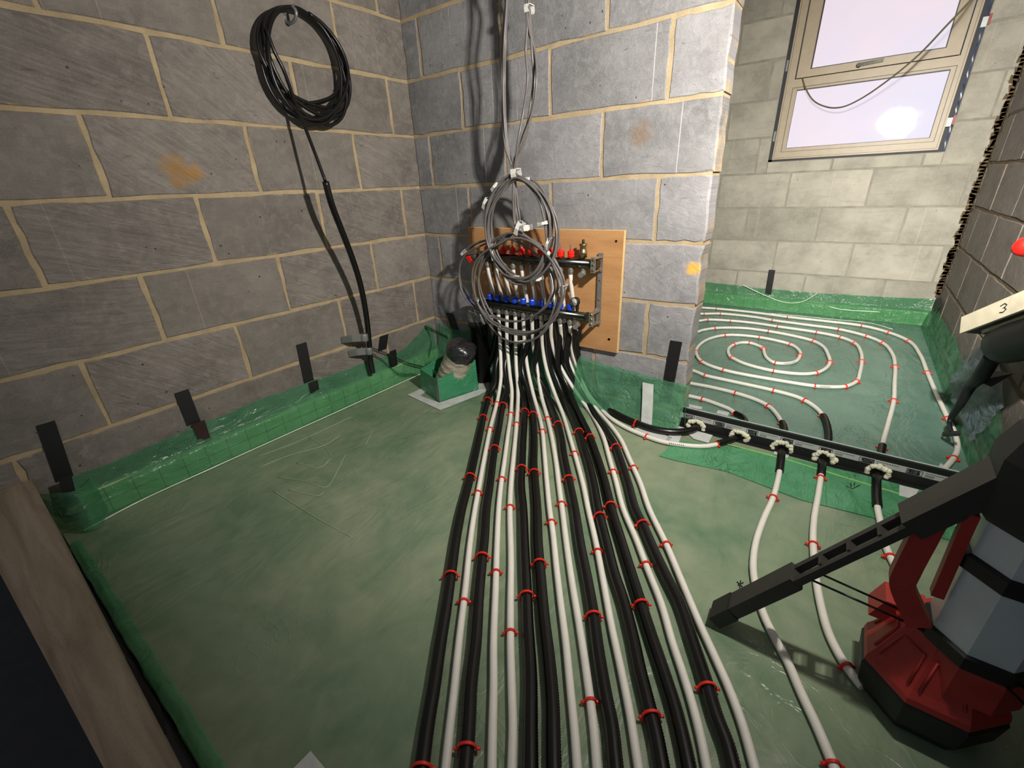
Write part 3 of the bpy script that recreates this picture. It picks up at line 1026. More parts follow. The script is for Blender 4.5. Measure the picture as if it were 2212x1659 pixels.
def ext(pts, r, d=.25):
    """carry the run on past the edge of the frame"""
    a, b = pts[-2], pts[-1]
    q = b + (b - a).normalized() * d
    q.z = r
    return pts + [q]


WH = {
 1: [(1061, 681), (1065, 722), (1066, 774), (1058, 803), (1044, 816), (1034, 817), (1010, 815)],
 2: [(1077, 681), (1080, 736), (1082, 790), (1082, 817), (1076, 858), (1059, 925), (1047, 985), (1036, 1045), (1026, 1100), (1015.5, 1172), (1005, 1274), (992, 1382), (981, 1491), (970, 1588), (963, 1659)],
 3: [(1095, 681), (1095, 736), (1101, 806), (1105.5, 844), (1104, 885), (1097, 939), (1088, 1007), (1082, 1048), (1077, 1100), (1073, 1190), (1070, 1281), (1066, 1389), (1066, 1480), (1064, 1570), (1062.5, 1659)],
 4: [(1113, 684), (1114, 736), (1115, 790), (1119, 844), (1116, 912), (1110, 980), (1104, 1045), (1101.6, 1100), (1104, 1208.5), (1103, 1302), (1103, 1389), (1106, 1498), (1108, 1570), (1106, 1659)],
 5: [(1130, 684), (1133, 741), (1139.5, 795), (1150, 844), (1161, 885), (1170.6, 925.5), (1176, 980), (1181.5, 1045), (1187, 1100), (1194.6, 1154), (1202, 1227), (1211, 1303), (1222, 1389), (1231, 1480), (1241.6, 1588), (1247, 1659)],
 6: [(1149, 687), (1152, 744), (1160, 795), (1169, 852), (1180, 893), (1191, 939), (1200.5, 993), (1207, 1045), (1214.5, 1100), (1223.5, 1172), (1236, 1259), (1250.6, 1346), (1263, 1425.5), (1274, 1505), (1283, 1577), (1290, 1659)],
 7: [(1169, 687), (1172, 749), (1180, 795), (1196, 844), (1215, 893), (1231.6, 947), (1245, 993), (1259, 1045), (1270.5, 1100), (1287, 1172), (1303, 1255.5), (1321, 1353), (1343, 1454.5), (1361, 1545), (1379, 1659)],
 8: [(1190, 700), (1191, 732), (1200, 767.5), (1218, 805.5), (1243.5, 846), (1267, 879), (1290, 915), (1305, 949), (1315, 985), (1330, 1038), (1346.5, 1100), (1374, 1165), (1399, 1230), (1428, 1303), (1453, 1389), (1475, 1454.5), (1497, 1527), (1515, 1599), (1527, 1659)],
 9: [(1210, 700), (1213, 725), (1224.5, 767.5), (1243.5, 812), (1267, 852), (1290, 886), (1317, 917), (1340.5, 949), (1359.5, 991), (1383, 1044), (1402.5, 1100), (1439, 1176), (1471, 1252), (1507.5, 1339), (1543.6, 1418), (1576, 1491), (1605, 1570), (1630, 1659)],
 10: [(1231, 700), (1233, 725), (1237, 763), (1252, 805.5), (1269, 848), (1294, 879), (1321.5, 905), (1353, 924), (1385, 938), (1427, 953), (1480, 962), (1522, 964), (1545, 960.6), (1572, 953), (1597, 943)],
}
BL = {
 1: [(1071.6, 790), (1069, 830.6), (1058, 852), (1047, 887.5), (1036, 939), (1024, 993), (1012, 1045), (997.5, 1100), (985, 1165), (976, 1227), (963, 1317), (950, 1397), (938, 1480), (923, 1570), (911, 1659)],
 2: [(1090.6, 790), (1096, 839), (1086.5, 874), (1077, 925.5), (1067.5, 974), (1058, 1045), (1050, 1100), (1046, 1161.5), (1041, 1208.5), (1033.6, 1288), (1027, 1389), (1017, 1480), (1012, 1570), (1005, 1659)],
 3: [(1113, 790), (1123, 837), (1131.6, 869), (1133, 900), (1129.5, 953), (1127, 1006), (1125, 1046), (1129.5, 1100), (1133, 1190), (1137, 1274), (1140, 1353), (1146, 1462), (1146, 1570), (1146, 1659)],
 4: [(1128, 795), (1138, 837), (1146, 869), (1152, 900), (1154, 953), (1153, 1006), (1156, 1046), (1160, 1100), (1162, 1172), (1167.5, 1245), (1175, 1335), (1185.5, 1425.5), (1193, 1516), (1194.6, 1588), (1196, 1659)],
 5: [(1156, 795), (1180, 848), (1191, 879), (1202, 907), (1212, 943), (1218, 985), (1229, 1038), (1241.6, 1100), (1254, 1180), (1269, 1255.5), (1281, 1324), (1292, 1407), (1307, 1498), (1321, 1570), (1330, 1659)],
 6: [(1190, 785), (1205.5, 827), (1218, 860), (1235, 896), (1249, 928), (1260, 964), (1273, 1006), (1282.5, 1046), (1292, 1100), (1310, 1172), (1326.6, 1237.5), (1348, 1303), (1368, 1382), (1381, 1444), (1399, 1516), (1417, 1588), (1430, 1659)],
 7: [(1207, 790), (1226.6, 837), (1243.5, 879), (1258, 909), (1273, 940.5), (1288, 981), (1302.6, 1027), (1321, 1100), (1341, 1165), (1361, 1230), (1383, 1299), (1406, 1371), (1431.5, 1447), (1457, 1527), (1475, 1599), (1487.5, 1659)],
 8: [(1224, 780), (1245.6, 827), (1269, 869), (1290, 902.6), (1311, 934), (1329, 964), (1343, 1002), (1357, 1046), (1372, 1100), (1388, 1132.6), (1413, 1190), (1439, 1245), (1468, 1303), (1497, 1389), (1522, 1465), (1547, 1548.5), (1569, 1606), (1583, 1659)],
 9: [(1245.6, 742), (1252, 784), (1267, 827), (1290, 860), (1311, 881), (1338, 898), (1374, 914), (1416.5, 928), (1454.5, 933), (1490, 930), (1511.5, 919)],
 0: [(1056, 785), (1044, 806), (1026, 808), (1008, 806)],
}
UPX = [1068, 1083, 1102, 1120, 1140, 1160, 1180, 1204, 1224, 1244]
ORD = ['first', 'second', 'third', 'fourth', 'fifth', 'sixth', 'seventh', 'eighth', 'ninth', 'tenth', 'eleventh', 'twelfth', 'thirteenth', 'fourteenth',
       'fifteenth', 'sixteenth', 'seventeenth', 'eighteenth', 'nineteenth', 'twentieth', 'twenty-first', 'twenty-second', 'twenty-third', 'twenty-fourth', 'twenty-fifth', 'twenty-sixth', 'twenty-seventh', 'twenty-eighth', 'twenty-ninth', 'thirtieth']
PATHS = {}


def white_tube(pts, name, parent=None, r=RW, caps=True):
    return MB().tube(resample(pts, .012) + [pts[-1]], r, 12, caps).build(name, M['white_pipe'], parent)


def corr_tube(pts, name, parent=None, r=RB):
    q = resample(pts, .0026)
    q.append(pts[-1])
    return MB().tube(q, lambda i: r if i % 2 else r * .93, 10).build(name, M['black_conduit'], parent)


ORDB = {0: 'black conduit bending left behind the boxed duct', 9: 'black conduit curving right from the manifold to the first foam collar'}
GP, GC = 'pipes running from the manifold across the floor', 'black conduits running from the manifold across the floor'
for k in range(1, 11):
    px_ = WH[k]
    vc = 820 if k == 1 else 878
    pts = drop_path(px_[:1], px_[1:], RW, YB, vc)
    if k not in (1, 10):
        pts = ext(pts, RW)
    top = Vector((pts[0].x, YB, ZL - .046))
    pts = [top] + [p for p in pts if p.z < top.z - .01]
    if k == 1:
        lb = 'white pipe dropping from the manifold and bending left behind the boxed duct'
    elif k == 10:
        lb = 'white pipe curving right from the manifold through the threshold'
    else:
        lb = '%s white pipe from the left in the bundle running toward the bottom of the photo' % ORD[k - 2]
    PATHS['W%d' % k] = (spline(pts, .008), RW, lb)
for i in range(10):
    k = (0, 1, 2, 3, 4, 5, 6, 7, 8, 9)[i]
    px_ = BL[k]
    vc = 830 if k == 0 else 872
    upx = UPX[i]
    topx = [(upx, 600), (upx + 4, 690), (upx + 4, 722)]
    y0 = -.046
    up = drop_path(topx, px_, RB, y0, vc)
    if k not in (0, 9):
        up = ext(up, RB)
    # the flow pipe hangs from the upper bar, passes behind the return bar and enters its conduit
    xt = XI[i]
    head = [Vector((xt, YB, ZU - .047)), Vector((xt, YB + .003, ZU - .08))]
    full = head + [Vector((xt, -.041, ZL + .035)), Vector((xt, -.037, ZL - .03))] + up[2:]
    sp = spline(full, .008)
    PATHS['B%d' % k] = (sp, RB, ORDB.get(k) or '%s black conduit from the left in the bundle running toward the bottom of the photo' % ORD[k - 1])

# floor runs to the right and in the far room
Z7 = lambda *a: [(1480 + .217 * x, 620 + .217 * y) for x, y in a]
Z6 = lambda *a: [(1450 + .3445 * x, 580 + .3445 * y) for x, y in a]
Z9 = lambda *a: [(1500 + .4274 * x, 950 + .4274 * y) for x, y in a]


def run(pxs, r=RW):
    return [fl(u, v, r) for u, v in pxs]


def left_ext(p, n=1, y=None):
    """hidden run behind the nib: carry the pipe on to the left"""
    q = []
    for k in range(3, 0, -1):
        q.append(Vector((p.x - .22 * k, p.y + (0 if y is None else y * (k / 3) ** 2), p.z)))
    return q


def far(pxs, yext=None):
    p = run(pxs)
    return left_ext(p[0], y=yext) + p


L1 = far(Z7((165, 205), (310, 215), (700, 255), (1020, 298), (1400, 340), (1760, 385), (2030, 440), (2200, 520)) + Z6((1360 - 0, 400), (1490, 455), (1560, 540), (1605, 650), (1660, 780), (1730, 930), (1780, 1040), (1795, 1130), (1770, 1190), (1720, 1250), (1690, 1290)))
L1 = far(Z7((165, 205), (310, 215), (700, 255), (1020, 298), (1400, 340), (1760, 385)) + Z6((1360, 400), (1490, 455), (1560, 540), (1605, 650), (1660, 780), (1730, 930), (1780, 1040), (1795, 1130), (1770, 1190), (1720, 1250), (1680, 1300)))
L2 = far(Z7((150, 265), (350, 265), (700, 300), (870, 330), (1200, 375), (1530, 420), (1810, 490), (1970, 560), (2060, 660), (2090, 780), (2085, 950)) + Z6((1395, 830), (1360, 970), (1330, 1080), (1317, 1150)))
L3 = far(Z7((140, 335), (220, 325), (450, 335), (700, 360), (920, 393), (1310, 450), (1550, 500), (1690, 560), (1750, 650), (1758, 740), (1740, 850), (1705, 940), (1590, 990), (1450, 995), (1290, 985), (900, 925), (400, 830), (180, 750), (110, 660), (130, 590), (230, 520), (390, 480), (550, 480), (740, 500), (920, 535), (1060, 575), (1140, 640), (1140, 690), (1100, 740), (1020, 760), (900, 755), (820, 712), (785, 650), (775, 610), (720, 580), (640, 555), (560, 553), (480, 575), (430, 620), (440, 680), (470, 705), (600, 765), (880, 835), (1150, 865), (1300, 855), (1400, 810), (1440, 750), (1425, 680), (1370, 590), (1270, 535), (1050, 480), (830, 440), (600, 410), (400, 405), (290, 410), (170, 430), (120, 445)), -.0)
L3 = L3 + [L3[-1] + Vector((-.12, -.05, 0)), L3[-1] + Vector((-.22, -.2, 0)), L3[-1] + Vector((-.24, -.4, 0))]
L4 = far(Z7((70, 830), (200, 880), (400, 925), (880, 1030), (1100, 1090), (1210, 1140), (1310, 1210)) + Z6((955, 930), (980, 1000), (985, 1085)))
L5 = far(Z7((65, 960), (250, 995), (500, 1055), (700, 1120), (830, 1185)) + Z6((650, 900), (690, 960), (710, 1015)))
L6 = far(Z7((40, 1085), (170, 1115), (330, 1170), (450, 1220)) + Z6((400, 910), (440, 930), (462, 960)))
P1 = run(Z9((443, 45), (430, 160), (415, 230), (395, 300), (350, 400), (310, 520), (297, 640), (310, 740), (345, 870), (400, 990), (470, 1120), (540, 1280), (620, 1450), (700, 1640), (722, 1700)))
P2 = run(Z9((650, 95), (640, 180), (625, 280), (605, 400), (600, 520), (615, 700), (640, 840), (680, 980), (740, 1100), (800, 1190), (850, 1250)))
P3 = run(Z9((922, 165), (925, 340), (940, 420), (955, 500), (985, 580), (1020, 650), (1060, 730), (1100, 800)))


def through(a, b):
    return spline(a + b, .008)


def at_px(path, u, v):
    best, bi = 1e9, 0
    for i, p in enumerate(path):
        q = px(p)
        d = (q[0] - u) ** 2 + (q[1] - v) ** 2
        if d < best:
            best, bi = d, i
    return bi


GF = 'white pipes on the floor beyond and beside the threshold'
RUNS = []


def add_run(key, path, label, sleeves, group=GF):
    """one continuous white pipe with black sleeves between pairs of pixels"""
    PATHS[key] = (path, RW, label)
    c = path[len(path) // 2]
    o = thing('heating_pipe', (c.x, c.y, 0), label, 'pipe', group)
    white_tube(path, 'pipe', o)
    for a, b in sleeves:
        i, j = sorted((at_px(path, *a), at_px(path, *b)))
        sl_ = path[i:j + 1]
        corr_tube([p + Vector((0, 0, .002)) for p in sl_], 'sleeve', o, .0128)
    return o


add_run('L1', spline(L1, .008), 'outermost white pipe sweeping round the far room to the right end of the threshold', [])
add_run('P3', through(L2, P3), 'white pipe second from outside in the far room, passing behind the black stand leg', [(Z6((1322, 1112))[0], (1895, 1095))])
add_run('L3', spline(L3, .008), 'white pipe winding into the spiral in the far room', [])
add_run('P2', through(L4, P2), 'white pipe through the fourth foam collar running down to the red lamp base', [(Z6((955, 925))[0], (1773, 1027))])
add_run('P1', through(L5, P1), 'white pipe through the third foam collar bowing left toward the bottom edge', [(Z6((695, 965))[0], (1684, 1018))])
# bundle
for k in range(1, 10):
    path, r, lb = PATHS['W%d' % k]
    o = white_tube(path, 'heating_pipe')
    tag(o, lb, 'pipe', GP)
w10 = PATHS['W10'][0] + through([PATHS['W10'][0][-1]] + [fl(1603, 925, RW)] + list(reversed(L6)), [])[1:]
add_run('W10', w10, PATHS['W10'][2], [((1548, 960), Z6((405, 912))[0])], GP)
for k in range(10):
    path, r, lb = PATHS['B%d' % k]
    cut = next(i for i, p in enumerate(path) if p.z < ZL - .05)
    c = path[-1]
    o = thing('conduit_pipe', (c.x, c.y, 0), lb, 'pipe', GC)
    white_tube(path[:cut + 4], 'inner_pipe', o)
    corr_tube(path[cut:], 'conduit', o)
# printed legend on two white pipes is too small to read: dark dashes along the crown
for key, pa, pb in (('W10', (1448, 958), (1480, 962)), ('L3', Z7((1325, 992))[0], Z7((1440, 995))[0]), ('L3', Z7((975, 757))[0], Z7((1080, 752))[0])):
    path = PATHS[key][0]
    i, j = sorted((at_px(path, *pa), at_px(path, *pb)))
    m = MB()
    seg = resample(path[i:j + 1], .0035)
    for a, b in zip(seg[::2], seg[1::2]):
        d = (b - a).normalized()
        n = (CAM - a).normalized(); n = (n - d * n.dot(d)).normalized()
        m.beam(a + n * (RW + .0001), b + n * (RW + .0001), n, d.cross(n), .0006, .0035)
    tgt = [o for o in COL.objects if o.get('label') == PATHS[key][2]][0]
    m.build('printed_legend', M['ink'], tgt)


# ------------------------------------------------------------------ clips: one mesh for white pipes, one for conduits
def clip_mesh(r, name):
    m = MB()
    R2 = r + .0022
    arc = [Vector((R2 * math.cos(a), 0, R2 * math.sin(a))) for a in [PI * k / 12 for k in range(13)]]
    pts = [Vector((R2, 0, -r + .0006))] + arc + [Vector((-R2, 0, -r + .0006))]
    vs, fs = [], []
    for i, p in enumerate(pts):
        a = pts[max(0, i - 1)]; b = pts[min(len(pts) - 1, i + 1)]
        t = (b - a).normalized()
        n = Vector((t.z, 0, -t.x))
        if n.dot(p - Vector((0, 0, -r * .2))) < 0:
            n = -n
        for s, h in ((-.0028, -.0012), (.0028, -.0012), (.0024, .0014), (-.0024, .0014)):
            vs.append(p + Vector((0, s, 0)) + n * h)
    for i in range(len(pts) - 1):
        for k in range(4):
            l = (k + 1) % 4
            fs.append((i * 4 + k, i * 4 + l, i * 4 + 4 + l, i * 4 + 4 + k))
    fs.append((0, 1, 2, 3)); n0 = (len(pts) - 1) * 4; fs.append((n0, n0 + 1, n0 + 2, n0 + 3))
    m.add(vs, fs)
    for s in (-1, 1):
        m.lathe((s * (R2 + .0035), 0, -r * .15), (s, 0, -.5), [(-.004, .002), (-.001, .0032), (.002, .0034), (.0045, .002)], 7)
        m.box((s * (R2 - .0006) - .0016, -.004, -r + .0004), (s * (R2 - .0006) + .0016, .004, -r + .004))
    return m.mesh(name, M['clip'])


CLW, CLB = clip_mesh(RW, 'clip_small'), clip_mesh(RB, 'clip_large')
Z5 = lambda *a: [(700 + .27125 * x, 600 + .27125 * y) for x, y in a]
Z4 = lambda *a: [(1100 + .211 * x, 700 + .211 * y) for x, y in a]
ZB = lambda *a: [(860 + .3617 * x, 1100 + .3617 * y) for x, y in a]
CLIPS = {
 'B1': Z5((1325, 920), (1265, 1115), (1160, 1590)) + ZB((315, 400), (140, 1525)),
 'W2': Z5((1375, 970), (1320, 1210)) + [(1034, 1065)] + ZB((390, 550)),
 'B2': Z5((1425, 1015), (1355, 1360)) + ZB((500, 290), (415, 1440)),
 'W3': Z5((1480, 1085), (1415, 1600)) + ZB((585, 380)),
 'W4': Z5((1530, 1165)) + [(1103, 1097)] + ZB((668, 735)),
 'B3': Z5((1600, 1065), (1575, 1515)) + ZB((765, 520)),
 'B4': Z5((1665, 1090), (1675, 1555)) + ZB((845, 325)),
 'W5': Z5((1740, 1220)) + ZB((910, 75)),
 'W6': Z5((1790, 1125)) + [(1212, 1088)] + ZB((1140, 1150)),
 'B5': Z5((1865, 1165), (1950, 1600)) + ZB((1170, 630)),
 'W7': Z5((1995, 1405)) + ZB((1190, 260)),
 'B6': Z4((710, 1105)) + ZB((1215, 45), (1515, 1230)),
 'B7': Z4((820, 1160)) + [(1320, 1092)] + ZB((1455, 565)),
 'W8': Z4((1055, 1515)) + ZB((1475, 330)),
 'B8': Z4((1085, 1265)) + ZB((1460, 95), (1850, 1055)),
 'W9': Z4((1270, 1475)) + ZB((1595, 215)),
 'B9': Z4((1295, 1020)),
 'W10': Z4((1395, 1160), (2120, 1235)) + Z7((162, 1120)) + Z6((395, 915)),
 'P1': Z7((500, 1060), (820, 1190)) + Z6((690, 972)) + Z9((400, 295), (705, 1655)),
 'P2': Z7((200, 885), (880, 1035), (1190, 1150)) + Z6((938, 930)) + Z9((630, 190), (600, 528), (760, 1145)),
 'P3': Z7((185, 265), (350, 267), (870, 333), (1528, 420), (1815, 490), (1970, 565), (2085, 795), (2070, 1130)) + Z6((1317, 1125)) + Z9((985, 590)),
 'L1': Z7((310, 215), (1018, 300), (1758, 390), (2030, 445)) + Z6((1490, 455), (1605, 653), (1735, 945), (1765, 1190)),
 'L3': Z7((215, 328), (447, 335), (918, 395), (1315, 450), (1548, 500), (1690, 562), (1750, 742), (1705, 945), (1585, 990), (1293, 990), (390, 830), (170, 750), (110, 645), (388, 482), (737, 500), (1050, 575), (1143, 680), (895, 752), (780, 612), (640, 560), (480, 573), (465, 705), (882, 835), (1300, 855), (1435, 748), (1275, 540), (828, 442), (292, 410)),
}
SHORT = {}
for k in range(2, 10):
    SHORT['W%d' % k] = 'the %s white bundle pipe from left' % ORD[k - 2]
for k in range(1, 9):
    SHORT['B%d' % k] = 'the %s black bundle conduit from left' % ORD[k - 1]
SHORT.update({'B9': 'the black conduit curving to the first collar', 'W10': 'the white pipe curving right through the threshold', 'P1': 'the pipe through the third collar',
              'P2': 'the pipe ending at the red base', 'P3': 'the pipe passing behind the stand leg', 'L1': 'the outermost far-room pipe', 'L3': 'the spiral pipe'})
for key, lst in CLIPS.items():
    path, r, lb = PATHS[key]
    hits = []
    used = set()
    for (u, v) in lst:
        best, bi = 1e9, None
        for i, p in enumerate(path):
            if p.z > r + .01:
                continue
            q = px(p)
            d = (q[0] - u) ** 2 + (q[1] - v) ** 2
            if d < best:
                best, bi = d, i
        hits.append(bi)
    for nth, i in enumerate(sorted(set(hits))):
        a, b = path[max(0, i - 1)], path[min(len(path) - 1, i + 1)]
        t = (b - a); ang = math.atan2(t.y, t.x) - PI / 2
        o = bpy.data.objects.new('pipe_clip', CLB if r == RB else CLW)
        COL.objects.link(o)
        o.location = (path[i].x, path[i].y, path[i].z + .0001)
        o.rotation_euler = (0, 0, ang)
        start = 'the manifold' if key[0] in 'WB' else 'its far-room end'
        n = len(set(hits))
        tag(o, ('red clip on %s, %s from %s' % (SHORT[key], ORD[nth], start)) if n > 1 else 'single red clip on %s' % SHORT[key], 'clip', 'red clips pinning the pipes to the floor')

# ------------------------------------------------------------------ threshold expansion strip
SX0, SX1, SY0, SY1, SH = NIB_X - .004, 2.33, -.006, .006, .079
stp = thing('threshold_strip', (1.87, 0, 0), 'black expansion strip with printed grey band across the doorway floor', 'strip')
MB().box((SX0, SY0, 0), (SX1, SY1, SH)).build('foam_body', M['strip_black'], stp)
MB().box((SX0, SY1, SH - .004), (SX1, SY1 + .004, SH + .002)).build('pale_edge', M['strip_edge'], stp)
MB().box((SX0, SY0 - .016, 0), (SX1, SY0, .004)).build('base_flange', M['strip_black'], stp)
lab = MB().box((SX0, SY0 - .0008, .0385), (SX1, SY0, .0605)).build('printed_band', M['strip_label'], stp)
for x in [on(1460 + .2712 * X, 850 + .2712 * Y, 1, SY0).x for X, Y in ((110, 170), (345, 232), (610, 298), (885, 368), (1195, 447), (1520, 530), (1900, 625))]:
    m = MB()
    y = SY0 - .0012
    def q(x0, x1, z0, z1):
        m.box((x + x0, y, z0), (x + x1, SY0 - .0006, z1))
    # square emblem with a stylised S
    q(-.020, .020, .0565, .058); q(-.020, .020, .0395, .041); q(-.020, -.0185, .041, .0565); q(.0185, .020, .041, .0565)
    q(-.014, .014, .0525, .0548); q(-.014, -.009, .0490, .0525); q(-.014, .014, .0475, .0497); q(.009, .014, .0440, .0475); q(-.014, .014, .0425, .0447)
    # two lines of small print
    for k in range(9):
        q(.027 + k * .0062, .0315 + k * .0062, .0535, .0552)
    for k in range(5):
        q(.027 + k * .0045, .0303 + k * .0045, .0455, .0482)
    for k in range(6):
        q(.027 + k * .0035, .0293 + k * .0035, .0412, .0424)
    # bar code
    bx = .105
    rb = random.Random(5)
    while bx < .132:
        ww = rb.choice((.0009, .0016, .0024))
        q(bx, bx + ww, .040, .0565)
        bx += ww + rb.choice((.0008, .0014))
    m.build('print', M['ink'], lab)['kind'] = 'stuff'
COLL = [(1504, 912), (1597, 940), (1690, 963), (1782, 988), (1897, 1018)]
for i, (u, v) in enumerate(COLL):
    q = on(u, v, 1, SY0 - .008)
    rr = random.Random(i)
    m = MB()
    lumps = 13
    for k in range(lumps):
        a = PI * (k / (lumps - 1)) * 1.25 - .125 * PI
        rad = .024 + rr.uniform(-.002, .004)
        c = Vector((q.x + rad * math.cos(a) * 1.15, SY0 - .001 + rr.uniform(-.003, .001), max(.006, .014 + rad * math.sin(a))))
        s = rr.uniform(.0066, .0105)
        m.lathe(c, (rr.uniform(-1, 1), rr.uniform(-1, 1), 1), [(-s, s * .3), (-s * .6, s * .85), (0, s), (s * .6, s * .8), (s, s * .3)], 7)
    m.build('foam_collar', M['foam'], stp)

# ------------------------------------------------------------------ duct, boxing, rear pipe
bc = [fl(949, 868), fl(1033, 840)]
A = Vector((bc[0].x, bc[0].y, 0)); Bq = Vector((bc[1].x, bc[1].y, 0))
ed = (Bq - A).normalized()
inn = Vector((-ed.y, ed.x, 0))
if inn.x > 0:
    inn = -inn
depth_ = .185
Cq = Bq + inn * depth_; Dq = A + inn * depth_
box = MB()
hb = .115
ring = [A, Bq, Cq, Dq]
vs = []
for zz, grow in ((0, .004), (.05, 0), (hb, -.003)):
    cc = (A + Cq) / 2
    vs += [p + (p - cc).normalized() * grow + Vector((0, 0, zz)) for p in ring]
vs[8 + 1] += Vector((0, 0, .045)); vs[8 + 2] += Vector((0, 0, .06))
fs = [(r_ * 4 + k, r_ * 4 + (k + 1) % 4, r_ * 4 + 4 + (k + 1) % 4, r_ * 4 + 4 + k) for r_ in range(2) for k in range(4)]
box.add(vs, fs)
bx = box.build('duct_boxing', membrane_mat('boxing_green', (44, 116, 80), (72, 150, 108), 1, .3, .5, 9))
tag(bx, 'folded green polythene box around the wrapped duct in the corner', 'boxing')
sol = bx.modifiers.new('th', 'SOLIDIFY'); sol.thickness = .0015
MB().ribbon([A + Vector((.0, -.003, .004)), A + Vector((.0, -.003, .06)), A + Vector((0, -.003, hb - .002))], -inn, [.034, .03, .026], .001, -ed).build('grey_tape', M['grey_tape'], bx)
def ft(pts, lb):
    return floor_tape(pts, lb, .001)
ft([(880, 853), (917, 836), (926, 842), (908, 855), (949, 870), (951, 886)], 'white tape on the floor left of the boxed duct')
ft([(949, 870), (1033, 842), (1050, 826), (1056, 842), (1036, 853), (951, 886)], 'white tape on the floor in front of the boxed duct')
ft([(1033, 840), (1034, 822), (1056, 812), (1056, 842)], 'white tape on the floor right of the boxed duct')

dc = (A + Cq) / 2 + inn * .022
d0 = Vector((dc.x, dc.y, .015)); 
d1p = on(1004, 752, 1, dc.y + .01)
dt = Vector((d1p.x, dc.y + .01, .262))
duct = thing('wrapped_duct', (d0.x, d0.y, 0), 'film-wrapped round duct with black capped top standing in the corner', 'duct')
ax = (dt - d0)
prof = []
for k in range(22):
    f = k / 21
    prof.append((f * ax.length * .82, .074 - .006 * f + .0022 * math.sin(f * 38)))
MB().lathe(d0, ax, prof, 22).build('wrapped_body', M['film_wrap'], duct)
hd = ax.length
cap = MB()
axn = ax.normalized(); e1 = axn.orthogonal().normalized(); e2 = axn.cross(e1)
def capf(a, b):
    an = 2 * PI * a
    r = .0715 * math.sqrt(max(0.0, 1 - max(0, (b - .4) / .6) ** 2.4)) + .0005
    n_ = noise.noise((math.cos(an) * 2.2, math.sin(an) * 2.2, b * 3)) + .6 * noise.noise((math.cos(an) * 6, math.sin(an) * 6, b * 7))
    return d0 + axn * (hd * (.74 + .30 * b) + .003 * n_) + (e1 * math.cos(an) + e2 * math.sin(an)) * (r * (1 + .09 * n_))
cap.grid(capf, 36, 18)
cap.build('black_cap', M['black_bag'], duct)
rp = Vector((.395, -.075, 0))
rear = thing('capped_pipe', rp, 'black pipe with crumpled grey tape over its top beside the manifold', 'pipe')
MB().lathe((.395, -.075, .002), (0, 0, 1), [(0, .046), (.30, .046), (.30, .052), (.33, .052)], 20).build('pipe_body', M['black_plastic'], rear)
m = MB()
def crump(a, b):
    an = a * 2 * PI
    r = .054 * (1 - .9 * max(0, b - .55) / .45) + .004 * noise.noise((math.cos(an) * 2.5, math.sin(an) * 2.5, b * 4))
    z = .318 + .06 * min(b, .6) / .6 + .010 * noise.noise((math.cos(an) * 3, math.sin(an) * 3, 5))
    return (.395 + r * math.cos(an), -.075 + r * math.sin(an) * .9, z)
m.grid(crump, 26, 10).build('grey_tape', M['grey_tape'], rear)


def band(pts, label, wdir, w=.018):
    """galvanised fixing band: two rails and rungs between round holes"""
    p = resample(spline(pts, .01), .009)
    m = MB()
    wd = Vector(wdir).normalized()
    n = (p[1] - p[0]).normalized().cross(wd)
    for s in (-1, 1):
        m.ribbon([q + wd * s * w * .4 for q in p], wd, w * .22, .0012, n)
    for i in range(0, len(p) - 1):
        m.ribbon([p[i].lerp(p[i + 1], .1), p[i].lerp(p[i + 1], .5)], wd, w * .8, .0012, n)
    o = m.build('fixing_band', M['dark_chrome'])
    return tag(o, label, 'metal band', 'perforated bands')


band([on(800, 752, 0, .04), on(840, 768, 0, .09), on(880, 786, 0, .17), on(915, 795, 1, dc.y - .01), on(957, 812, 1, dc.y - .064)],
     'perforated metal band from the conduit foot to the duct', (0, 0, 1))
band([on(918, 706, 0, .01), on(940, 716, 0, .09), on(968, 730, 1, dc.y + .03)], 'perforated metal band from the corner to the top of the duct', (0, 0, 1))

# ------------------------------------------------------------------ black conduit and coil on the left wall
cpts = [(703, 392, .185), (716, 440, .178), (737, 495, .165), (760, 555, .145), (776, 605, .125), (786, 650, .105), (793, 695, .085), (797, 735, .065), (801, 785, .05)]
P = [on(u, v, 0, x) for u, v, x in cpts]
cnd = thing('cable_conduit', (.05, P[-1].y, .1), 'tall black conduit standing off the left wall with taped foot', 'conduit')
sp = spline(P, .01)
MB().tube(sp, .0125, 12).build('conduit_tube', M['black_conduit'], cnd)
for (u, v, x, wdt) in ((786, 728, .075, .05), (796, 757, .06, .06)):
    q = on(u, v, 0, x)
    t = MB().lathe((q.x, q.y, q.z - .02), (0, .1, 1), [(0, .017), (.005, .0185), (.03, .018), (.035, .016)], 12)
    t.ribbon([q + Vector((0, -.012, 0)), q + Vector((-.02, -.05, .004)), Vector((.006, q.y - .075, q.z - .004))], (0, .05, 1), [.035, .034, .030], .001, (1, 0, 0))
    t.build('grey_tape', M['grey_tape'], cnd)
MB().lathe(P[-1] + Vector((0, 0, -.05)), (0, 0, 1), [(0, .014), (.075, .014)], 10).build('end_socket', M['black_plastic'], cnd)

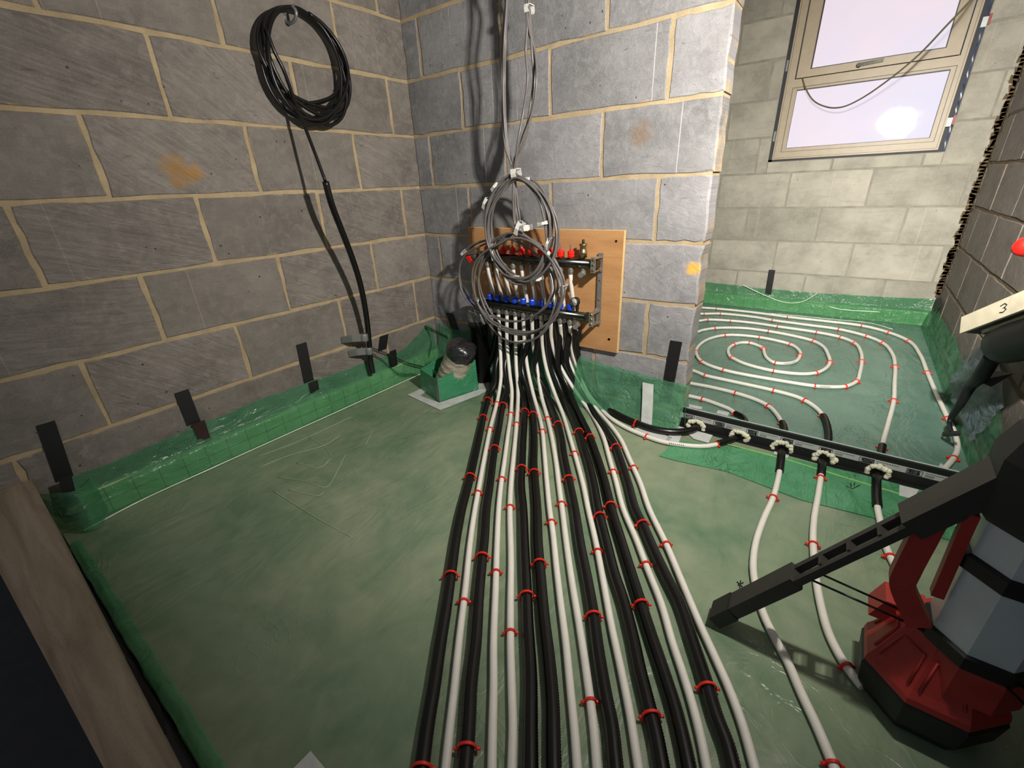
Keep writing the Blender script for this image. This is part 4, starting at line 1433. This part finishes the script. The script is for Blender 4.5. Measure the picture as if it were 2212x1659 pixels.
ctr = on(660, 140, 0, .04)
coil = thing('cable_coil', (.04, ctr.y, ctr.z + .17), 'coiled black cable hanging high on the left wall', 'cable')
pts = []
N = 7
rr = random.Random(11)
turns = []
for k in range(N):
    turns.append((rr.uniform(-.012, .012), rr.uniform(-.03, .006), .158 + rr.uniform(-.012, .016), rr.uniform(-.012, .012)))
for k in range(N):
    for j in range(26):
        f = j / 26
        a = PI / 2 + 2 * PI * f
        t0, t1 = turns[k], turns[(k + 1) % N]
        cy, cz, r, tx = [t0[i] * (1 - f) + t1[i] * f for i in range(4)]
        rr_ = r + .012 * math.sin(a * 2 + k)
        top = max(0, math.sin(a))
        pts.append(Vector((.018 + .006 * k + tx * .5 + .02 * (1 - top), ctr.y + cy * (1 - top) + rr_ * math.cos(a) * 1.0, ctr.z + .165 - rr_ * (1 - math.sin(a)) + cz * (1 - top) * 1.2)))
pts = [p for p in pts]
tail0 = [on(612, 150, 0, .075), on(632, 205, 0, .09), on(655, 265, 0, .12), on(680, 330, 0, .155), on(703, 392, 0, .185)]
body = spline(pts, .012)
MB().tube(body, .0068, 8).build('loops', M['cable_black'], coil)
tl = [on(575, 60, 0, .07), on(590, 105, 0, .075)] + tail0
MB().tube(spline(tl, .012), .0062, 8).build('tail', M['cable_black'], coil)
q = on(628, 30, 0, .03)
MB().cyl((0, q.y, q.z + .012), (.075, q.y, q.z + .02), .003, seg=8).build('nail', M['chrome'], coil)
mm_ = MB()
mm_.tube([Vector((.035 + .04 * math.cos(a), q.y - .006, q.z - .006 + .022 * math.sin(a))) for a in [2 * PI * k / 14 for k in range(14)]], .006, 6, closed=True)
mm_.build('tie_tape', M['grey_tape'], coil)

# ------------------------------------------------------------------ hanging grey cables
YC = -.14
K1 = on(1110, 378, 1, YC)
K2 = on(1118, 492, 1, YC)
C1 = on(1128, 500, 1, YC)
C2 = on(1105, 610, 1, YC)
rr = random.Random(21)
LB = [(1093, -40), (1094, 0), (1088, 90), (1086, 170), (1088, 260), (1094, 320)]
RBN = [(1139, -40), (1140, 0), (1144, 60), (1147, 110), (1151, 170), (1142, 240), (1131, 300)]
cab_labels = [
 ('L', 1, 'grey cable in the left hanging pair, looping once in the upper ring'), ('L', 2, 'grey cable beside it in the left pair, ending in the lower rings'),
 ('L', 1, 'pale cable at the front of the left pair with a flagged end'), ('R', 1, 'grey cable at the left edge of the right hanging bunch'),
 ('R', 1, 'grey cable in the middle of the right bunch looping in the upper ring'), ('R', 2, 'grey cable in the right bunch that drops to the widest lower ring'),
 ('R', 2, 'grey cable in the right bunch bowing out and hanging lowest over the blue caps'), ('R', 1, 'grey cable at the right edge of the right bunch in the upper ring'),
 ('R', 2, 'grey cable from the right bunch in the inner lower ring')]
for n, (side, c, lb) in enumerate(cab_labels):
    base = LB if side == 'L' else RBN
    dy = rr.uniform(-.022, .022)
    pts = []
    sx = (n % 3 - 1) * (2.5 if side == 'L' else 4) + rr.uniform(-2, 2)
    for i, (u, v) in enumerate(base):
        bow = (10 if (n in (6, 7) and 3 <= i <= 5) else (-6 if n == 3 and i >= 3 else 0))
        pts.append(on(u + sx * (1 if i > 1 else .6) + bow, v, 1, YC + dy + .01 * rr.uniform(-1, 1)))
    pts = [Vector((pts[0].x + .004 * n - .016, pts[0].y, 2.318)), Vector((pts[0].x, pts[0].y, 1.95))] + pts
    pts.append(K1 + Vector((rr.uniform(-.008, .008), dy * .5, .01)))
    if c == 1:
        cx, cz, rx, rz = C1.x + rr.uniform(-.02, .02), C1.z, .185 + rr.uniform(-.035, .02), .205 + rr.uniform(-.02, .012)
        a0, tn = PI / 2 + .1, rr.choice((1.6, 2.1, 2.4))
        sg = rr.choice((-1, 1))
        ph = 0
    else:
        pts.append(K1.lerp(K2, .5) + Vector((rr.uniform(-.006, .006), dy * .5, 0)))
        pts.append(K2 + Vector((rr.uniform(-.006, .006), dy * .5, .004)))
        k = n % 4
        cx, cz, rx, rz = C2.x + (-.06, .03, .02, .05)[k], C2.z - (.0, .015, .035, .03)[k] * 1, (.25, .23, .22, .2)[k], (.19, .21, .235, .2)[k]
        a0, tn = PI / 2 + .1, rr.choice((1.55, 2.2))
        sg = rr.choice((-1, 1))
    ks = pts[-1]
    m_ = int(tn * 22)
    for j in range(2, m_):
        a = a0 + sg * 2 * PI * j / 22
        wob = 1 + .05 * math.sin(a * 2 + n) + .015 * math.sin(a * 5 + n)
        pull = math.exp(-((j % 22) / 2.2) ** 2) if j < 11 else math.exp(-((22 - j % 22) / 2.2) ** 2) * .6
        p = Vector((cx + rx * wob * math.cos(a), YC + dy + .012 * math.sin(a * 1.5 + n), cz + rz * wob * math.sin(a)))
        p.x = p.x * (1 - pull * .5) + ks.x * pull * .5
        pts.append(p)
    o = thing('sensor_cable', (pts[0].x, YC, pts[-1].z), lb, 'cable', 'grey cables hanging over the manifold')
    sp = spline(pts, .01)
    MB().tube(sp, .0044, 7).build('cable_jacket', M['cable_grey'], o)
    e = sp[-1]; d = (sp[-1] - sp[-5]).normalized()
    MB().beam(e - d * .02, e + d * .018, (0, 1, 0), d.cross(Vector((0, 1, 0))), .007, .012).build('paper_flag', M['paper'], o)


def cable_tape(u, v, du, dv, w, lb, y=YC - .02, mat='paper'):
    P, Q = on(u - du, v - dv, 1, y), on(u + du, v + dv, 1, y)
    d = (Q - P).normalized()
    wd = d.cross(Vector((0, 1, 0)))
    m = MB()
    m.ribbon([P, P.lerp(Q, .5) + Vector((0, -.006, 0)), Q], wd, [w, w * .8, w], .001, (0, -1, 0))
    m.ribbon([P + Vector((0, .03, 0)), P.lerp(Q, .5) + Vector((0, .036, 0)), Q + Vector((0, .03, 0))], wd, [w, w * .8, w], .001, (0, 1, 0))
    for s in (-1, 1):
        m.ribbon([P + wd * s * w / 2, P + wd * s * w / 2 + Vector((0, .03, 0))], d, .002, .001, wd)
    o = m.build('cable_tape', M[mat])
    return tag(o, lb, 'tape', 'white tapes on the hanging cables')


cable_tape(1138, 17, 0, 9, .018, 'white tape round the right bunch near the top edge')
cable_tape(1110, 376, 1, 11, .028, 'white tape gathering both bunches above the upper ring')
cable_tape(1118, 494, -5, 13, .022, 'white tape at the top of the lower rings')
cable_tape(1133, 493, 8, -1, .024, 'wide white tape wrapped across the lower rings', YC - .03)
cable_tape(1047, 440, -4, 11, .016, 'white tape on the left side of the upper ring')
cable_tape(1068, 404, 7, -8, .014, 'twisted white tape at the upper left of the ring')
cable_tape(1183, 526, -4, 13, .014, 'white tape on the inner right side of the upper ring')
cable_tape(1172, 483, 11, -3, .013, 'white tape on the loose end pointing right', YC - .03)
cable_tape(1160, 604, 6, -1, .014, 'white tape at the bottom of the upper ring')
cable_tape(1212, 625, -4, 9, .013, 'white tape on the right side of the lower ring')

# ------------------------------------------------------------------ battery light tower
TX, TY = 2.135, -.845
tower = thing('light_tower', (TX, TY, 0), 'red and black battery work-light tower on black tripod legs at lower right', 'work light')


def octo(prof, name, mat, rot=PI / 8, cx=TX, cy=TY, seg=8, parent=tower):
    vs, fs = [], []
    for z, r in prof:
        for k in range(seg):
            a = rot + 2 * PI * k / seg
            vs.append((cx + r * math.cos(a), cy + r * math.sin(a), z))
    for i in range(len(prof) - 1):
        for k in range(seg):
            l = (k + 1) % seg
            fs.append((i * seg + k, i * seg + l, (i + 1) * seg + l, (i + 1) * seg + k))
    fs.append(tuple(range(seg))[::-1]); fs.append(tuple((len(prof) - 1) * seg + k for k in range(seg)))
    return MB().add(vs, fs).build(name, mat, parent)


hx, hy = 2.108, -.828
octo([(.004, .088), (.03, .102), (.078, .108), (.088, .104)], 'foot_skirt', M['black_plastic'], cx=hx, cy=hy)
hs = octo([(.088, .106), (.10, .104), (.115, .096), (.18, .070), (.19, .066), (.20, .064)], 'red_housing', M['red_body'], cx=hx, cy=hy)
octo([(.13, .074), (.19, .072), (.198, .069)], 'red_neck', M['red_body'])
# panel lines on the housing
m = MB()
for k in (3, 4, 5):
    a = PI / 8 + 2 * PI * k / 8
    a2 = PI / 8 + 2 * PI * (k + 1) / 8
    P = [Vector((hx + r * math.cos(a), hy + r * math.sin(a), z)) for z, r in ((.118, .096), (.175, .0735))]
    Q = [Vector((hx + r * math.cos(a2), hy + r * math.sin(a2), z)) for z, r in ((.118, .096), (.175, .0735))]
    m.tube([P[0].lerp(Q[0], .12), P[1].lerp(Q[1], .16), P[1].lerp(Q[1], .84), P[0].lerp(Q[0], .88)], .0028, 6)
m.build('panel_rib', M['red_body'], hs)
m = MB()
m.obox((hx - .066, hy + .045, .165), (.03, .0, 0), (0, .028, 0), (.008, 0, .024))
m.build('battery_door', M['red_body'], hs)
octo([(.185, .067), (.19, .0685), (.55, .0655)], 'mast_sleeve', M['silver'])
for z in (.212, .375):
    b = octo([(z - .016, .068), (z - .012, .074), (z + .012, .074), (z + .016, .068)], 'black_collar', M['black_plastic'])
octo([(.455, .07), (.47, .082), (.56, .084), (.60, .07), (.62, .05)], 'hinge_hub', M['black_plastic'])
MB().cyl((TX, TY, .60), (TX, TY, 1.0), .025, seg=12).build('inner_mast', M['silver'], tower)
MB().cyl((TX, TY, .98), (TX - .02, TY + .005, 1.36), .018, seg=12).build('top_mast', M['silver'], tower)


def leg(d, tipr, tipz=.006, hubz=.535):
    d = Vector(d).normalized()
    tip = Vector((TX, TY, tipz + .02)) + d * tipr
    hub = Vector((TX, TY, hubz)) + d * .055
    ax = (hub - tip)
    L = ax.length
    ax.normalize()
    side = Vector((-d.y, d.x, 0))
    up = side.cross(ax).normalized()
    if up.z < 0:
        up = -up
    m = MB()
    w, h = .050, .028
    m.beam(tip, tip + ax * L * .36, side, up, w, h)
    m.beam(tip + ax * L * .74, hub, side, up, w * 1.15, h * 1.25)
    for s in (-1, 1):
        m.beam(tip + ax * L * .34 + side * s * w * .37, tip + ax * L * .76 + side * s * w * .37, side, up, w * .24, h * .5)
    for f in (.46, .56, .66):
        m.beam(tip + ax * L * f, tip + ax * (L * f + .006), side, up, w * .6, h * .7)
    lg = m.build('leg', M['dark_plastic'], tower)
    b = MB()
    b.beam(tip - ax * .012, tip + ax * .045, side, up, w * 1.08, h * 1.12)
    b.build('rubber_foot', M['black_plastic'], lg)
    st_ = MB()
    for s in (-1, 1):
        st_.tube([tip + ax * L * .40 + side * s * .014 - up * .012, Vector((TX, TY, .20)) + d * .062 + side * s * .012], .0022, 6)
    st_.build('stay_rod', M['black_plastic'], lg)
    return lg


leg((-1, -.05, 0), .375)
leg((.55, .84, 0), .30)
leg((.5, -.87, 0), .34)
# red grab handle between leg and mast
P = [on(u, v, 1, y) for u, v, y in ((1985, 1345, -.875), (1973, 1320, -.872), (1948, 1255, -.868), (1958, 1228, -.865), (1990, 1165, -.86), (2020, 1112, -.855), (2045, 1090, -.853), (2075, 1084, -.85), (2098, 1095, -.85))]
hp = spline(P, .008)
m = MB()
for i in range(1):
    n_ = len(hp)
    m.ribbon([p + Vector((0, .012, 0)) for p in hp], [((hp[min(i + 1, n_ - 1)] - hp[max(i - 1, 0)]).cross(Vector((0, 1, 0)))).normalized() for i in range(n_)], .034, .024, (0, -1, 0))
m.build('grab_handle', M['red_body'], tower)
P = [on(u, v, 1, -.86) for u, v in ((2098, 1100), (2080, 1140), (2050, 1210), (2022, 1275))]
MB().ribbon(spline(P, .02), [(P[-1] - P[0]).cross(Vector((0, 1, 0))).normalized()] * len(spline(P, .02)), .016, .018, (0, -1, 0)).build('inner_rail', M['red_body'], tower)

# lamp heads: three LED panels at the top, out of frame, which light the room
HEADS = [((-.72, .66, -.32), (0, 0, 0), 15, 180), ((-.85, .48, -.25), (-.034, -.02, .003), 11, 180), ((.02, .97, -.26), (.034, .0, .0), 20, 76)]
emit = NT('led_panel')
emit.set(**{'Base Color': (.9, .9, .85), 'Emission Color': LAMP_COL, 'Emission Strength': 10.0})
for (dr, off, pw, spread) in HEADS:
    d = Vector(dr).normalized()
    c = LAMP + Vector(off)
    sx = d.cross(Vector((0, 0, 1))).normalized()
    sz = sx.cross(d)
    h = MB().obox(c - d * .03, sx * .0165, sz * .026, d * .018).build('lamp_head', M['black_plastic'], tower)
    MB().obox(c - d * .007, sx * .014, sz * .022, d * .001).build('led_panel', emit.mat, h)
    ld = bpy.data.lights.new('lamp_light', 'AREA')
    ld.shape = 'RECTANGLE'
    ld.size, ld.size_y = .028, .044
    ld.energy = pw * LAMP_W
    ld.spread = math.radians(spread)
    ld.color = LAMP_COL
    lo = bpy.data.objects.new('lamp_light', ld)
    COL.objects.link(lo)
    lo.matrix_world = Matrix.Translation(c - d * .004) @ Matrix((sx, sz, -d)).transposed().to_4x4()
MB().obox(LAMP + Vector((.0, -.055, -.02)), (.085, .01, 0), (0, .02, 0), (0, 0, .03)).build('head_yoke', M['black_plastic'], tower)
MB().tube([Vector((TX - .02, TY + .005, 1.355)), Vector((TX - .08, TY - .03, 1.375)), LAMP + Vector((.06, -.06, -.02))], .014, 8).build('yoke_arm', M['black_plastic'], tower)

# ------------------------------------------------------------------ clip-stapling tool leaning on the right wall
tx = 2.27
foot = fl(2055, 937, .006)
tool = thing('stapling_tool', (foot.x, foot.y, 0), 'black long-handled tool with cream marked bar leaning on the right wall', 'tool')
m = MB()
m.beam(on(2036, 938, 0, 2.255), on(2074, 936, 0, 2.275), (0, 1, 0), (0, 0, 1), .02, .012)
pa = [on(2056, 934, 0, 2.268), on(2052, 908, 0, 2.268), on(2075, 872, 0, 2.27), on(2095, 835, 0, 2.27), on(2116, 815, 0, 2.27), on(2146, 768, 0, 2.265)]
ps = spline(pa, .012)
n_ = len(ps)
m.tube(ps, lambda i: .006 + .016 * min(1, max(0, (i / n_ - .08)) * 1.5), 10)
m.build('nose', M['black_plastic'], tool)
m = MB()
q = [on(2110, 822, 0, 2.27), on(2140, 836, 0, 2.30), on(2190, 806, 0, 2.34), on(2140, 800, 0, 2.30)]  # dark wedge standing in for the tool's shadow on the right wall
m.poly(q, .006, (0, -1, .3))
m.build('shadow_wedge', M['dark_plastic'], tool)
# body and magazine bar
b0, b1 = on(2078, 703, 1, .30), on(2260, 630, 1, .02)
dirn = (b1 - b0).normalized()
sd = dirn.cross(Vector((0, 0, 1))).normalized()
upv = sd.cross(dirn)
if upv.z < 0:
    upv = -upv
nn_ = (CAM - b0); nn_ = (nn_ - dirn * nn_.dot(dirn)).normalized()
upv = (upv * .55 + nn_).normalized()
sd = dirn.cross(upv)
m = MB(); m.beam(b0 + dirn * .0, b1, sd, upv, .056, .008); m.build('cream_bar', M['tool_cream'], tool)
MB().beam(b0 + dirn * .045 - upv * .03 , b1 - upv * .03, sd, upv, .07, .004).build('lower_bar', M['tool_cream'], tool)
MB().beam(b0 + dirn * .004 - upv * .048, b1 - upv * .048, sd, upv, .050, .086).build('magazine', M['dark_plastic'], tool)
mk = MB()
mc = on(2187, 668, 1, .14)
f = (mc - b0).dot(dirn)
mc = b0 + dirn * f + upv * .0046
tr = lambda a, b: mc + dirn * a + sd * b
mk.tube([tr(-.014, .010), tr(.0, .013), tr(.012, .008), tr(.004, 0), tr(-.004, .0), tr(.004, 0), tr(.014, -.005), tr(.004, -.012), tr(-.012, -.009)], .0014, 5)
mk.build('pen_mark', M['ink'], tool)
bc_ = on(2175, 745, 1, .18)
m = MB(); m.lathe(bc_ - dirn * .055 , dirn, [(0, .01), (.01, .038), (.04, .054), (.09, .058), (.2, .056), (.3, .05)], 16); m.build('body', M['black_plastic'], tool)
kb = on(2216, 533, 1, .1)
MB().tube([bc_ + dirn * .09, bc_ * .35 + kb * .65 + Vector((.03, 0, 0)), kb + Vector((.01, 0, 0))], .012, 10).build('shaft', M['black_plastic'], tool)
MB().lathe(kb, Vector((.3, -.8, .3)), [(-.026, .008), (-.018, .021), (0, .027), (.018, .021), (.026, .008)], 14).build('red_knob', M['red_cap'], tool)
